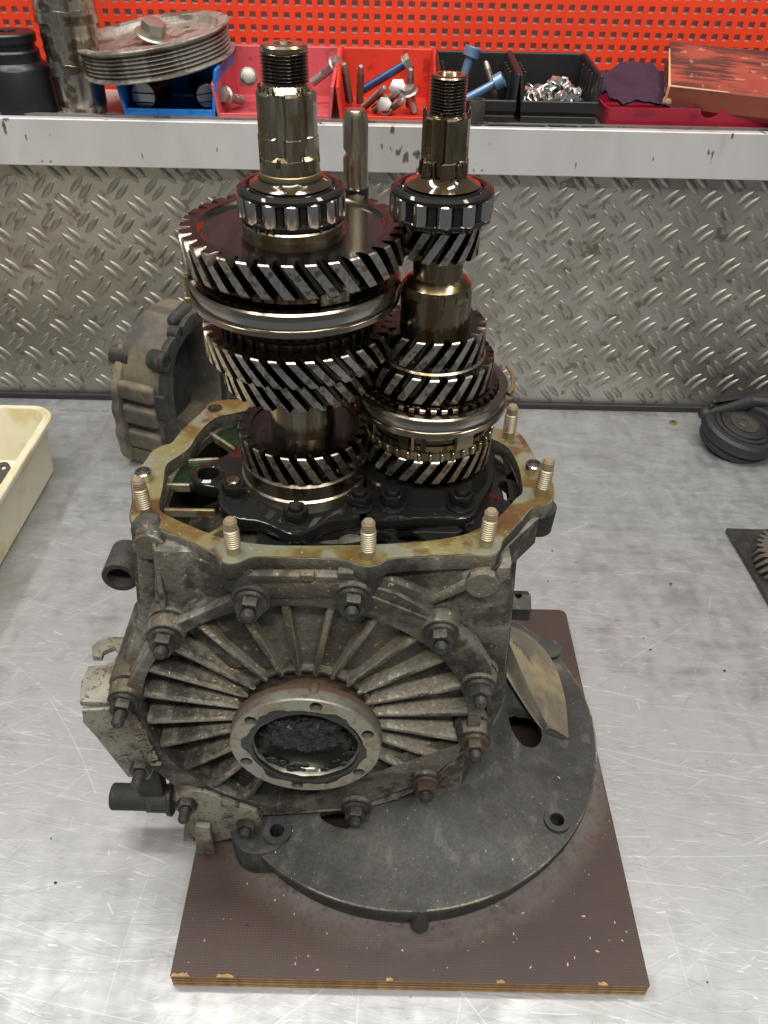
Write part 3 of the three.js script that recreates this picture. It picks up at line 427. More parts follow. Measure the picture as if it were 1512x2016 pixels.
  part('shade_liner', G.slab(inner.map(([x, z]) => [-30 + (x + 30) * 0.999, -415 + (z + 415) * 0.999]), 214, 293.5, [inner.map(([x, z]) => [-30 + (x + 30) * 0.975, -415 + (z + 415) * 0.975])]), M.oilShade, gb);  // added liner over the pale case walls, darkened so the cavity looks shaded

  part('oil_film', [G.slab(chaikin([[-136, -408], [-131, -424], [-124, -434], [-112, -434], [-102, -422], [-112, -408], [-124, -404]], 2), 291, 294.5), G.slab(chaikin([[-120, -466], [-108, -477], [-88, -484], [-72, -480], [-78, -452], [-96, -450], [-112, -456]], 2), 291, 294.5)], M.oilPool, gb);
  const rib = (x0, z0, x1, z1, y = 297) => { const L = Math.hypot(x1 - x0, z1 - z0), g = G.box(0, 0, 0, L, 6, 2.6, 0.9); g.rotateY(-Math.atan2(z1 - z0, x1 - x0)); return g.translate((x0 + x1) / 2, y - 3, (z0 + z1) / 2); };
  for (const r of [[-132, -380, -101, -380], [-136, -405, -121, -405], [-131, -431, -108, -434], [-123, -468, -97, -443], [-114, -478, -90, -478], [-102, -355, -88, -372]]) part('web', rib(...r), M.gasket, gb);
  const L1 = [[-122, -408], [-117, -396], [-109, -392], [-99, -390], [-99, -378], [-93, -367], [-83, -360], [-70, -359], [-59, -352], [-50, -346.5], [-41, -351], [-31, -361], [-16, -362.5], [-12.6, -366], [-12.4, -452], [-60, -462], [-92, -448], [-100, -424], [-112, -417]];
  const R1 = [[-11.2, -366], [-8, -363], [4, -362.5], [22, -366], [44, -365], [53, -369], [57, -382], [64, -396], [69, -412], [69, -440], [50, -456], [-11, -452]];
  part('bearing_plate', [G.slab(chaikin(L1, 2), 297, 306, [G.circle(-108, -403, 6.6)], 1.6), at(G.lathe([[6.6, 296], [6.6, 306.6], [7.4, 307.2], [9.5, 306.4], [10.5, 305]], 32), -108, 0, -403)], M.oilyDark, gb);
  part('bearing_plate', [G.slab(chaikin(R1, 2), 297, 305, [], 1.6), at(G.lathe([[38, 303], [39, 305.5], [37, 311], [36, 315], [10, 316]], 64), RX, 0, AZ), G.slab(chaikin([[14, -363], [50, -368], [36, -350.5], [31, -349.5], [26, -352]], 1), 297.2, 299, [G.circle(32, -354, 2)])], M.oilyDark, gb);
  part('bearing_ring', at(G.lathe([[39.5, 304], [39.5, 306], [38.4, 307], [38.2, 316], [37, 317.4], [34, 317.6], [33, 316.5], [10, 316.5]], 72), LX, 0, AZ), M.shaft, gb);
  for (const [x, z, m] of [[-89, -384, 1], [-50, -361, 0], [-14.5, -376, 0], [4.6, -377.5, 0], [45.3, -379, 0]]) {
    const nt = part('plate_nut', [at(G.hex(12.5, 8, 4, 0.8), x, 306.6, z), at(G.lathe([[4, 305.5], [8.6, 305.5], [8.8, 306.2], [8, 307.2], [4, 307.4]], 32), x, 0, z)], M.oilyDark, gb);
    part('stud_tip', at(G.lathe([[3.6, 306], [3.9, 313], [3.9, 316.2], [3.2, 317], [0, 317]], 24), x, 0, z), m ? M.shaft : M.oilyDark, nt);
  }
  part('plate_nut', [at(G.hex(11, 6, 3.4, 0.8), -80, 306.6, -432), at(G.lathe([[3, 305], [7, 305], [7, 307]], 24), -80, 0, -432)], M.stud, gb);
}
{
  // finned side cover facing the viewer
  const C = [-47.5, 168.5];
  const cov = part('side_cover', [G.face(hullOut(3.6), -332, -324.5, [G.circle(C[0], C[1], 104, 72)], 1.2), G.face([[30, 262], [44, 256], [57, 243], [66, 226], [70.5, 206], [66, 200], [58, 208], [34, 254]], -333, -324, [], 1.4), G.face([[-12, 290], [8, 282], [28, 268], [34, 258], [24, 256], [-14, 278]], -333, -326, [], 1.4), at(G.latheZ([[106, -331], [104, -347], [98, -353], [50, -346], [46, -338], [44.5, -331.5], [43, -330.4], [40.6, -331], [39.4, -333], [39, -352], [20, -352]], 96), C[0], C[1], 0),
    ...BOLTS.map(([x, y], i) => at(G.latheZ([[0, -330], [11.8, -330], [10.4, -322], [9.8, -321], [0, -321]], 32), x, y, 0))], M.cast, gb);
  for (let k = 0; k < 24; k++) {
    const a = (169.4 - 15 * k) * D + rr(-0.012, 0.012), deg = ((a / D) % 360 + 360) % 360; if (deg > 245 && deg < 295) continue;
    const h0 = -327.5 + rr(-0.6, 0.6), h1 = -325.5 + rr(-1, 0.6), w0 = 1.7, w1 = 3, r0 = 42, r1 = 104;
    const v = (r, s, z) => [C[0] + r * Math.cos(a) - s * Math.sin(a), C[1] + r * Math.sin(a) + s * Math.cos(a), z];
    const crest = G.strut(v(r0, 0, h0 - w0), v(r1, 0, h1 - w1), w0, w1, 10), pos = [];
    const q = (A, B, Cq, Dq) => pos.push(...A, ...B, ...Cq, ...A, ...Cq, ...Dq);
    for (const s of [1, -1]) q(v(r0, s * w0, h0 - w0), v(r1, s * w1, h1 - w1), v(r1, s * (w1 + 1.4), -354), v(r0, s * (w0 + 1.2), -348));
    const g = new THREE.BufferGeometry(); g.setAttribute('position', new THREE.Float32BufferAttribute(pos, 3)); g.computeVertexNormals();
    part('rib', [crest, g, G.strut(v(r1 - 1, 0, h1 - 4), v(r1 + 3, 0, h1 - 4), 3.6, 4.2, 10)], M.castPale, cov);
  }
  for (const [x, y, r] of [[-78, 262, 6], [-44.5, 278, 5.5], [-24, 283, 3.5]]) part('core_plug', at(G.latheZ([[0, -345], [r, -345], [r, -326], [r - 1, -325], [0, -325.4]], 24), x, y, 0), M.nut, cov);
  BOLTS.forEach(([x, y], i) => {
    const rusty = i === 4 || i === 5;
    const turn = rr(0, 1), f = part('flange_nut', [G.hex(13, 8.5, 4, 0.8).rotateY(turn), G.lathe([[4, -0.4], [9.2, -0.4], [9.4, 0.6], [8.2, 1.8], [6, 2.4]], 32)].map((g) => g.rotateX(Math.PI / 2).translate(x, y, -320.5)), rusty ? M.nutBrown : M.nut, gb);
    const tip = i >= 8 && i <= 10 ? 9 : 4.5;
    part('stud_tip', [G.thread(3.9, 8, 8 + tip, 1.25, 0.5, 24), G.lathe([[3.5, 0], [3.5, 8 + tip], [2.8, 8.8 + tip], [0, 8.8 + tip]], 24)].map((g) => g.rotateX(Math.PI / 2).translate(x, y, -320.5)), M.nut, f);
    part('washer', at(G.latheZ([[4, -321.6], [10.6, -321.6], [10.6, -320.4], [4, -320.4]], 32), x, y, 0), M.nut, f);
  });
  // drive flange with its six bolt holes, full of black grease
  const F = [-45.8, 168.5];
  const disc = new THREE.LatheGeometry([[32.5, -314], [46, -314], [47.2, -313], [47.2, -305.5], [46.4, -304.6], [39, -304.4], [36.2, -304.4], [35.8, -306.5], [33.5, -306.5], [32.5, -308], [32.5, -314]].map((p) => new THREE.Vector2(...p)), 96).rotateX(Math.PI / 2);
  const cut = [79, 21, -37, -100, -158, 141].map((d) => at(G.latheZ([[0, -325], [3.9, -325], [3.9, -300], [0, -300]], 24), 41.4 * Math.cos(d * D), 41.4 * Math.sin(d * D), 0));
  const fl = part('drive_flange', at(csg(disc, cut), F[0], F[1], 0), M.flange, gb);
  part('rim_back', at(G.latheZ([[20, -345], [30, -344], [30, -318], [46, -317], [47.6, -316], [47.9, -312.6], [47.2, -312]], 96), F[0], F[1], 0), M.rust, fl);
  part('rim_knob', G.strut([F[0] + 6, F[1] + 44.5, -315], [F[0] + 6, F[1] + 44.5, -312.6], 4.4, 4), M.rust, fl);
  for (const d of [79, 21, -37, -100, -158, 141]) part('thread_hole', [at(G.latheZ([[0, -313], [3.8, -313]], 20), F[0] + 41.4 * Math.cos(d * D), F[1] + 41.4 * Math.sin(d * D), 0), at(G.thread(4.1, -313, -305.6, 1.3, -0.5, 24).rotateX(Math.PI / 2), F[0] + 41.4 * Math.cos(d * D), F[1] + 41.4 * Math.sin(d * D), 0)], M.oilyDark, fl);
  part('cup', at(G.latheZ([[0, -321], [18, -320.5], [25, -318], [29.5, -314], [32, -310], [33, -307.6]], 72), F[0], F[1], 0), M.oilyCup, fl);
  const lump = new THREE.SphereGeometry(1, 120, 80), p = lump.attributes.position;
  for (let i = 0; i < p.count; i++) { const x = p.getX(i), y = p.getY(i), z = p.getZ(i), k = 1 + 0.3 * (fbm((x + 1) / 2, (y + 1) / 2, 5, 5, 4, 901) - 0.5) + 0.4 * (fbm((x + 1) / 2, (y + 1) / 2, 20, 16, 3, 905) - 0.5); p.setXYZ(i, x * k * 27, y * k * 19, z * k * 9.5); }
  lump.computeVertexNormals();
  part('grease_lump', at(lump, F[0] - 1, F[1] + 5, -315), M.grease, fl);
  const rim = (f) => Array.from({ length: 90 }, (_, k) => { const a = k / 90 * 2 * Math.PI, q = f(k / 90); return [F[0] + q * Math.cos(a), F[1] + q * Math.sin(a)]; });
  part('grease_smear', G.face(rim((u) => 35.4 + 4.6 * Math.max(0, fbm(u, 0.3, 14, 3, 4, 921) - 0.42) * 2.6 + (Math.sin(u * 6.283 * 6 + 2.1) > 0.72 ? 1.1 : 0)), -306.8, -304.05, [rim((u) => 33.2 + 1.6 * (fbm(u, 0.7, 30, 3, 3, 925) - 0.5))], 0.2), M.grease, fl);
  const smear = []; for (let k = 0; k < 26; k++) { const t = rr(-2.9, -0.2), r = rr(29, 34), s = rr(1.2, 3); smear.push(at(new THREE.SphereGeometry(s, 10, 8).scale(1.6, 1, 0.6), F[0] + r * Math.cos(t), F[1] + r * Math.sin(t), -310 + rr(-3, 1.5))); }
  kind(part('grease_beads', smear, M.grease, fl), 'stuff');
}
{
  // brackets and the shift shaft on the left
  const low = [[-186, 184], [-167, 186], [-156, 181], [-150, 160], [-151, 122], [-156, 110], [-170, 113], [-183, 158], [-188, 172]];
  const hook = [[-187, -320], [-165, -320], [-163, -346], [-164, -356], [-166, -370], [-174, -375], [-188, -375], [-193, -366], [-190, -357], [-184, -357], [-184, -362], [-178, -366], [-174, -362], [-175, -354], [-180, -350], [-190, -349], [-191, -336]];
  const br = part('clamp_bracket', [G.face(low, -321, -317.4, [], 0.6), G.slab(hook, 185, 189.5, [], 0.6)], M.bracket, gb);
  const font = await new FontLoader().loadAsync('fonts/droid/droid_sans_bold.typeface.json');
  const tg = new TextGeometry('5 16 60 30 1', { font, size: 7, depth: 1.5, curveSegments: 4, bevelEnabled: false });
  tg.scale(0.86, 1, 1).rotateZ(-Math.PI / 2 + 0.16).translate(-158.5, 172, -317.6);
  part('raised_digits', tg, M.bracketWorn, br);
  part('raised_digits', new TextGeometry('V', { font, size: 6, depth: 0.9, curveSegments: 4, bevelEnabled: false }).rotateZ(-Math.PI / 2).translate(-172, 137, -317.6), M.bracketWorn, br);
  const sh = part('shift_shaft', [at(G.latheX([[0, 0], [9.2, 0], [10, 1], [10, 27], [9.6, 27.4]], 40), -201, 45, -345), at(G.latheX([[9.6, 0], [10.6, 0.4], [10.6, 18], [0, 18]], 40), -174, 44, -345)], M.castDark, gb);
  part('shaft_lever', [G.face([[-178, 50], [-160, 50], [-158, 96], [-172, 104], [-180, 98]], -352, -340, [], 1.5)], M.castDark, sh);
  part('shaft_collar', at(G.latheX([[6, 0], [12.6, 0], [13, 0.6], [13, 3], [12, 3.6], [0, 3.6]], 40), -158, 44, -345), M.nut, sh);
  const pl = [[-141, 92], [-130, 97], [-121, 96], [-86, 73], [-83, 58], [-90, 44], [-104, 38], [-133, 25], [-136, 40], [-142, 66]];
  part('lower_bracket', [G.face(pl, -321, -317.8, [], 0.6), G.face([[-145, 27], [-139, 60], [-134, 60], [-136, 27]], -338, -320, [], 0.6).rotateY(0), G.face([[-134, 24], [-130, 62], [-120, 60], [-121, 23]], -316.5, -312, [], 0.8)], M.bracket, gb);
}
{
  // left shaft and what runs on it
  const L = (g) => at(g, LX, 0, AZ), R = (g) => at(g, RX, 0, AZ);
  const shaftL = part('gear_shaft', [L(G.lathe([[12, 312], [19.4, 314], [19.4, 373], [16, 380], [16, 452], [14.6, 470], [14.6, 489.6], [12, 491], [12, 517]], 64)), ...gear({ N: 6, ro: 14.3, rt: 11.8, y0: 489, y1: 518.4, tw: 0, ri: 8, ph: 0.29, ch: 1.2, wide: 0.8 }).map(L), ...gear({ N: 6, ro: 14.65, rt: 11.8, y0: 488, y1: 499.5, tw: 0, ri: 8, ph: 0.29, ch: 0.6, wide: 0.95 }).map(L), L(G.lathe([[12.2, 518], [10.2, 521], [9.8, 521.6]], 48)),
    L(G.lathe([[9.9, 521], [9.9, 533.5], [10.7, 534.2], [10.7, 536], [9.9, 536.9], [4.4, 537], [3.6, 535], [0, 533]], 56))], M.shaft, gb);
  part('shaft_thread', L(G.thread(11, 521.2, 534, 1.45, 0.85, 64)), M.shaftDark, shaftL);
  part('oil_ring', L(G.lathe([[14.8, 479.6], [15.1, 480.4], [15, 482.4], [14.7, 482.8]], 48)), M.brass, shaftL);
  const shaftR = part('gear_shaft', [R(G.lathe([[12, 310], [18, 340], [19.2, 404], [19.3, 421], [19.1, 422.6], [19.3, 424], [18.4, 427.6], [15.8, 430.4], [13.6, 431.6], [13.3, 433], [13.3, 443], [13, 446], [12, 470], [11, 481]], 64)), ...gear({ N: 6, ro: 11.4, rt: 9.4, y0: 480.5, y1: 509.2, tw: 0, ri: 6, ph: 0.18, ch: 0.9, wide: 0.8 }).map(R), ...gear({ N: 6, ro: 11.8, rt: 9.4, y0: 478, y1: 490, tw: 0, ri: 6, ph: 0.18, ch: 0.6, wide: 0.95 }).map(R), R(G.lathe([[9.6, 508.6], [8, 510]], 40)), R(G.lathe([[7.9, 509], [7.9, 525], [7.6, 526], [5.6, 526], [4.2, 524], [0, 521.5]], 48))], M.shaftBrown, gb);
  part('shaft_thread', R(G.thread(8.8, 509.4, 525.6, 1.35, 0.8, 56)), M.shaftDark, shaftR);
  // roller bearings
  const bearing = (X, r, y0, y1, n, hub, ph) => {
    const P = (g) => at(g, X, 0, AZ), c = part('roller_bearing', [P(G.lathe([[r - 5.5, y1 - 3.4], [r - 0.7, y1 - 3.4], [r, y1 - 2.8], [r, y1 - 1.2], [r - 1.4, y1], [r - 3.4, y1 + 0.2], [r - 4.4, y1 - 0.6], [r - 4.8, y1 - 3]], 72)), P(G.lathe([[r - 6, y0], [r - 1.6, y0], [r - 0.4, y0 + 1], [r - 0.3, y0 + 2.4], [r - 1, y0 + 3], [r - 6, y0 + 3]], 72)), P(G.lathe([[r - 6, y0 + 1], [r - 6, y1 - 3]], 60)),
      ...Array.from({ length: n }, (_, k) => { const a = (k + 0.5) / n * 2 * Math.PI + ph, w = (2 * Math.PI / n) * (r - 2) - 8.4; return P(G.box(0, (y0 + y1) / 2, r - 3.2, Math.max(2.6, w), y1 - y0 - 4, 3.6, 0.6).rotateY(a)); })], M.oilyDark, gb);
    for (let k = 0; k < n; k++) { const a = k / n * 2 * Math.PI + ph; part('roller', P(at(G.lathe([[0, y0 + 2], [3.5, y0 + 2], [4, y0 + 2.6], [4, y1 - 3.2], [3.5, y1 - 2.6], [0, y1 - 2.6]], 28), (r - 3.4) * Math.sin(a), 0, (r - 3.4) * Math.cos(a))), M.bright, c); }
    part('inner_race', P(G.lathe([[hub + 2, y0 - 2], [r - 6.2, y0], [r - 6.2, y1 - 0.6], [hub + 3.8, y1 + 0.9], [hub + 2.4, y1 + 1.8], [hub + 0.9, y1 + 4.2], [hub, y1 + 4.4]], 64)), M.oilyDark, c);
  };
  bearing(LX, 26.8, 460, 476, 14, 14.6, 0.1); bearing(RX, 25.6, 461.5, 477, 12, 11, 0.02);
  // gears, top to bottom on the left
  const gearPart = (X, o) => { const [body, tips] = gear(o), p = part('helical_gear', at(body, X, 0, AZ), M.gearOil, gb); part('tooth_lands', at(tips, X, 0, AZ), M.steel, p); return p; };
  const g1 = gearPart(LX, { N: 33, ro: 57.6, rt: 51.4, y0: 440, y1: 457, tw: 0.21, ri: 48, ph: 0.05 });
  const face = [[20, 456], [24, 456], [24.6, 455], [27, 454.9]]; for (let r = 28; r < 45; r += 1) face.push([r, 454.9 + 0.06 * (r % 2)]); face.push([46, 455], [47, 456.2], [48.3, 456.95]);
  part('gear_web', at(G.lathe(face.map((p) => p), 96), LX, 0, AZ), M.shaftDark, g1);
  part('spacer', at(G.lathe([[22, 454], [25.6, 454.4], [25.8, 455], [25.8, 458.6], [25.2, 459.4], [22, 459.6]], 64), LX, 0, AZ), M.shaft, g1);
  gearPart(LX, { N: 34, ro: 51.6, rt: 46.4, y0: 389, y1: 404.7, tw: 0.24, ri: 18, ph: 0.02 });
  gearPart(LX, { N: 28, ro: 43.6, rt: 38.4, y0: 370.2, y1: 386, tw: 0.26, ri: 18, ph: 0.1 });
  const g4 = gearPart(LX, { N: 25, ro: 39.2, rt: 34.2, y0: 319, y1: 337.3, tw: 0.24, ri: 31, ph: 0.06 });
  part('gear_web', at(G.lathe([[18, 336.6], [31.4, 336.6], [31.6, 337.25]], 72), LX, 0, AZ), M.shaftDark, g4);
  // right
  gearPart(RX, { N: 14, ro: 20.6, rt: 15.6, y0: 443.6, y1: 460, tw: -0.5, ri: 10, ph: 0.1 });
  gearPart(RX, { N: 19, ro: 28.8, rt: 23.6, y0: 388, y1: 405, tw: -0.4, ri: 15, ph: 0.05 });
  gearPart(RX, { N: 22, ro: 34.8, rt: 29.6, y0: 371.2, y1: 386.8, tw: -0.27, ri: 15, ph: 0 });
  part('gear_web', at(G.lathe([[29.8, 386.9], [28.8, 387.8], [20, 388.2]], 64), RX, 0, AZ), M.shaft, shaftR);
  gearPart(RX, { N: 25, ro: 38.4, rt: 33.4, y0: 321, y1: 336.5, tw: -0.26, ri: 12, ph: 0.08 });
  // synchroniser sleeves
  const sleeve = (X, r, y0, y1) => {
    const h = y1 - y0, P = (g) => at(g, X, 0, AZ), s = part('synchro_sleeve', P(G.lathe([[r - 7, y0 + 0.6], [r - 1.6, y0], [r, y0 + 0.9], [r, y0 + h * 0.27], [r - 0.6, y0 + h * 0.3], [r - 2, y0 + h * 0.31], [r - 2, y0 + h * 0.66], [r - 0.6, y0 + h * 0.67], [r, y0 + h * 0.7], [r, y1 - 1.1], [r - 0.8, y1 - 0.2], [r - 4, y1], [r - 5.4, y1 - 0.3], [r - 6.4, y1 - 1.6], [r - 7, y1 - 2.4]], 112)), M.sleeve, gb);
    part('sleeve_groove', P(G.lathe([[r - 1.92, y0 + h * 0.33], [r - 1.9, y0 + h * 0.34], [r - 1.9, y0 + h * 0.64], [r - 1.92, y0 + h * 0.65]], 112)), M.bright, s);
    return s;
  };
  const s1 = sleeve(LX, 55.8, 419, 432.4), s2 = sleeve(RX, 44.6, 355.4, 368.6);
  part('synchro_hub', [at(G.lathe([[20, 431.4], [42, 431.4], [44, 432.6], [49, 431.2]], 72), LX, 0, AZ), at(G.lathe([[20, 440.5], [43, 440.5], [44.5, 439], [45.5, 433], [44, 432]], 72), LX, 0, AZ), at(G.lathe([[20, 418], [44, 418.4], [49, 419.6]], 72), LX, 0, AZ)], M.sleeveDark, s1);
  part('dog_ring', gear({ N: 44, ro: 46.8, rt: 44.4, y0: 433.2, y1: 436.6, tw: 0, ri: 30, ch: 0.4 }).map(L), M.sleeveDark, s1);
  part('stop_key', [G.box(0, 436, 48.6, 15, 6.2, 3, 0.5), ...[-4, 0, 4].map((x) => at(new THREE.SphereGeometry(0.9, 10, 8), x, 437.4, 50))].map((g) => at(g.rotateY(0.5), LX, 0, AZ)), M.steel, s1);
  part('spring_clip', [G.box(0, 426, 56.6, 5.5, 14, 2.4, 0.6), G.box(0, 433.6, 54, 5.5, 1.6, 7, 0.5), G.box(0, 419.6, 57.2, 7, 4, 4, 1)].map((g) => at(g.rotateY(-1.38), LX, 0, AZ)), M.brass, s1);
  part('spring_clip', at(new THREE.TorusGeometry(46.6, 1.1, 10, 30, 0.72).rotateX(Math.PI / 2).rotateY(0.28).translate(0, 371, 0), RX, 0, AZ), M.brass, s2);
  part('clip_end', at(G.box(0, 369, 46.6, 5, 5.5, 3, 0.8).rotateY(1.3), RX, 0, AZ), M.brass, s2);
  part('cone_ring', [at(G.lathe([[38, 404.7], [40.5, 405], [40.5, 408.4], [38.6, 409], [39.6, 416], [30, 418]], 72), LX, 0, AZ), ...Array.from({ length: 36 }, (_, k) => at(G.box(0, 406.4, 41, 3, 5.4, 2.6, 0.8).rotateY(k / 36 * 2 * Math.PI), LX, 0, AZ))], M.sleeveDark, gb);
  part('dog_ring', gear({ N: 40, ro: 38.6, rt: 36, y0: 367, y1: 370.6, tw: 0, ri: 20, ch: 0.5 }).map(R), M.shaftDark, s2);
  part('synchro_hub', at(G.lathe([[20, 365], [37.5, 366], [38, 363], [38, 357]], 72), RX, 0, AZ), M.sleeveDark, s2);
  const cone = part('cone_ring', at(G.lathe([[30, 341.6], [36.2, 342], [36.6, 346], [35.4, 346.4], [35.4, 349.6], [36.6, 350], [37.4, 355.6], [30, 356]], 80), RX, 0, AZ), M.sleeveDark, gb);
  for (const [a, w, m] of [[0.52, 11, M.stud], [-0.12, 3.2, M.shaftDark], [-0.42, 6.5, M.oilyDark], [-0.28, 2, M.shaft], [-1.1, 8, M.shaft], [1.6, 9, M.shaftDark]]) part('synchro_key', at(G.box(0, 348, 37.2, w, 9.6, 3, 0.5).rotateY(a), RX, 0, AZ), m, cone);
  const teeth = []; for (let k = 0; k < 36; k++) teeth.push(at(G.strut([0, 337.6, 37.4], [0, 340.6, 37.6], 1.5, 1.3, 10).rotateY(k / 36 * 2 * Math.PI), RX, 0, AZ));
  part('dog_teeth', [at(G.lathe([[20, 336.4], [37, 336.6], [36.6, 341.6], [30, 342]], 72), RX, 0, AZ), ...teeth], M.shaft, cone);
  // wet oil: runs and drops hanging on bearings, splines and gears
  seedState = 313;
  const runs = (X, r, y, n, len, host, w = 0.8) => kind(part('oil_run', Array.from({ length: n }, () => { const a = rr(-1.7, 1.7), l = rr(0.4, 1) * len, q = rr(0.5, 1) * w; return at(G.strut([0, y + rr(-0.5, 0.8), r], [rr(-0.8, 0.8), y - l, r + 0.2], q * 0.7, q, 8).rotateY(a), X, 0, AZ); }), M.oilRun, host), 'stuff');
  const runL = runs(LX, 14.2, 491, 9, 4, shaftL), runR = runs(RX, 11.4, 489, 16, 9, shaftR, 1);
  part('oil_pool', L(G.lathe([[14.6, 479.8], [17.6, 478.6], [19.6, 477.4], [20.4, 476.9]], 60)), M.oilRun, gb); part('oil_pool', R(G.lathe([[11, 482.6], [13.4, 480.6], [16.6, 478.8], [18.6, 478]], 60)), M.oilRun, gb);
  runs(LX, 25.6, 462.4, 16, 2.6, gb, 1.1); runs(RX, 24.4, 463.8, 16, 2.6, gb, 1.1); runs(RX, 10.6, 511.5, 10, 3.5, shaftR, 0.9); runs(LX, 12.4, 520.6, 10, 2.5, shaftL, 0.9); runs(RX, 19.2, 426, 8, 5, shaftR, 0.6);
  // selector rod behind, with its notch
  const rod = new THREE.LatheGeometry([[0, 300], [7, 300], [7, 492], [5.6, 496.4], [5.2, 497], [0, 497.2]].map((p) => new THREE.Vector2(...p)), 48);
  const notch = new THREE.BoxGeometry(5, 5, 30).rotateZ(Math.PI / 4).translate(-7.6, 475, 0);
  const rd = part('selector_rod', at(csg(rod, [notch]), -20, 0, -478), M.shaft, gb);
  part('rod_collar', at(G.lathe([[7.4, 440], [7.4, 456], [7, 456.6]], 40), -20, 0, -478), M.oilyDark, rd);
}

// ------------------------------------------------------------------ things standing about on the bench
{
  // second casting behind the gearbox, open side turned to the right
  const t = thing('gearbox_housing', 'dusty grey ribbed housing casting standing behind the gearbox, its open side facing right', 'housing casting', [-232, 0, -897], undefined, false);
  t.rotation.y = 69 * D;
  const out = chaikin([[-70, 0], [46, 0], [66, 14], [72, 60], [78, 110], [64, 160], [40, 178], [-6, 182], [-26, 170], [-58, 164], [-68, 140], [-80, 96], [-78, 30]], 2);
  const inn = chaikin([[-56, 16], [40, 16], [54, 30], [58, 100], [50, 150], [20, 164], [-10, 164], [-50, 146], [-62, 100], [-62, 30]], 2);
  const grow = (k, l) => l.map(([x, y]) => [x * k, 90 + (y - 90) * k]);
  part('shell', [G.face(grow(0.97, out).map(([x, y]) => [x, Math.max(y, 0.5)]), -62, -8, [inn], 2), G.face(grow(0.94, out), -64, -58)], M.bellTan, t);
  part('rim', G.face(out.map(([x, y]) => [x, Math.max(0.3, y)]), -9, 0, [grow(0.98, inn)], 1), M.castDark, t);
  part('back_flange', G.face(chaikin([[-78, 0], [20, 0], [60, 20], [70, 80], [60, 150], [20, 170], [-50, 160], [-70, 132], [-78, 118], [-88, 108], [-86, 92], [-92, 82], [-88, 62], [-94, 50], [-90, 32], [-92, 18]], 1), -72, -60, [], 3), M.bellTan, t);
  part('inside', G.face(grow(0.99, inn), -58, -56), M.castDark, t);
  part('boss', [at(G.latheZ([[0, -20], [11, -20], [12, -18], [12, 1], [11, 2], [7, 2], [7, -6], [0, -6]], 32), -64, 148, 0), ], M.castDark, t);
  part('rear_boss', at(G.latheZ([[0, -80], [11, -80], [11, -54], [0, -54]], 32), -56, 138, 0), M.castDark, t);
  for (const [y0, y1, d] of [[4, 30, 3], [34, 60, 5], [66, 92, 3], [98, 122, 2]]) part('side_rib', G.box(-74, (y0 + y1) / 2, -38, 13, y1 - y0, 50, 6).rotateZ(0.02 * d), M.bellTan, t);
  for (const [x, y] of [[-30, 168], [10, 174], [50, 158], [-70, 40]]) part('rim_boss', at(G.latheZ([[3.4, 1.4], [8, 1.4], [8.6, 0.6], [8.6, -12], [0, -12]], 28), x, y, 0), M.castDark, t);
  part('lug', [G.box(-74, 92, -8, 12, 34, 14, 3), G.strut([-70, 70, -6], [-62, 30, -4], 8, 9), G.strut([-20, 178, -14], [30, 184, -14], 7, 9)], M.castDark, t);
}
function ringLoop(x0, x1, z0, z1, r, y, n = 8) { const o = []; for (const [cx, cz, a0] of [[x1 - r, z0 + r, -90], [x1 - r, z1 - r, 0], [x0 + r, z1 - r, 90], [x0 + r, z0 + r, 180]]) for (let k = 0; k <= n; k++) { const a = (a0 + 90 * k / n) * D; o.push([cx + r * Math.cos(a), y, cz + r * Math.sin(a)]); } return o; }
function loft(loops, capLast = true, capFirst = true) {
  const pos = [], n = loops[0].length, q = (a, b, c, d) => pos.push(...a, ...b, ...c, ...a, ...c, ...d);
  for (let i = 0; i + 1 < loops.length; i++) for (let k = 0; k < n; k++) { const m = (k + 1) % n; q(loops[i][k], loops[i + 1][k], loops[i + 1][m], loops[i][m]); }
  for (const [L, on] of [[loops[0], capFirst], [loops[loops.length - 1], capLast]]) if (on) { const c = [0, 0, 0]; L.forEach((p) => p.forEach((v, i) => c[i] += v / n)); L.forEach((p, k) => pos.push(...c, ...L[(k + 1) % n], ...p)); }
  const g = new THREE.BufferGeometry(); g.setAttribute('position', new THREE.Float32BufferAttribute(pos, 3)); return toCreasedNormals(g, 0.6);
}
{
  const t = thing('plastic_tray', 'stained cream plastic tray with a rolled rim at the left edge of the bench', 'plastic tray', [-560, 0, -600]);
  const R = (g, y, r) => ringLoop(-700 - g, -412 + g, -838 - g, -330 + g, r, y);
  part('tray_shell', loft([R(-4, 0.4, 22), R(0, 4, 25), R(5, 68, 26), R(6, 70, 26), R(11, 71, 30), R(12.4, 72.6, 31), R(12.4, 77, 31), R(11.4, 78.2, 30), R(8.4, 77.6, 28), R(7, 78.6, 27), R(4, 78.6, 25), R(2.6, 76, 24), R(-3, 6, 22), R(-7, 3.4, 20)]), M.cream, t);
  const l = thing('metal_link', 'small dark oily link plate with one hole lying inside the cream tray', 'link plate', [-459, 4, -790], undefined, false);
  l.rotation.set(0, 0.35, 0);
  l.scale.setScalar(1.25);
  part('link_plate', G.slab(chaikin([[-5, -14], [4, -15], [7, -8], [4, 0], [5, 8], [3, 16], [-3, 16], [-5, 8], [-6, 0], [-8, -7]], 2), 0, 3, [G.circle(0, -8.5, 2.6, 16)], 0.5).rotateX(0.55).translate(0, 8, 0), M.castDark, l);
}
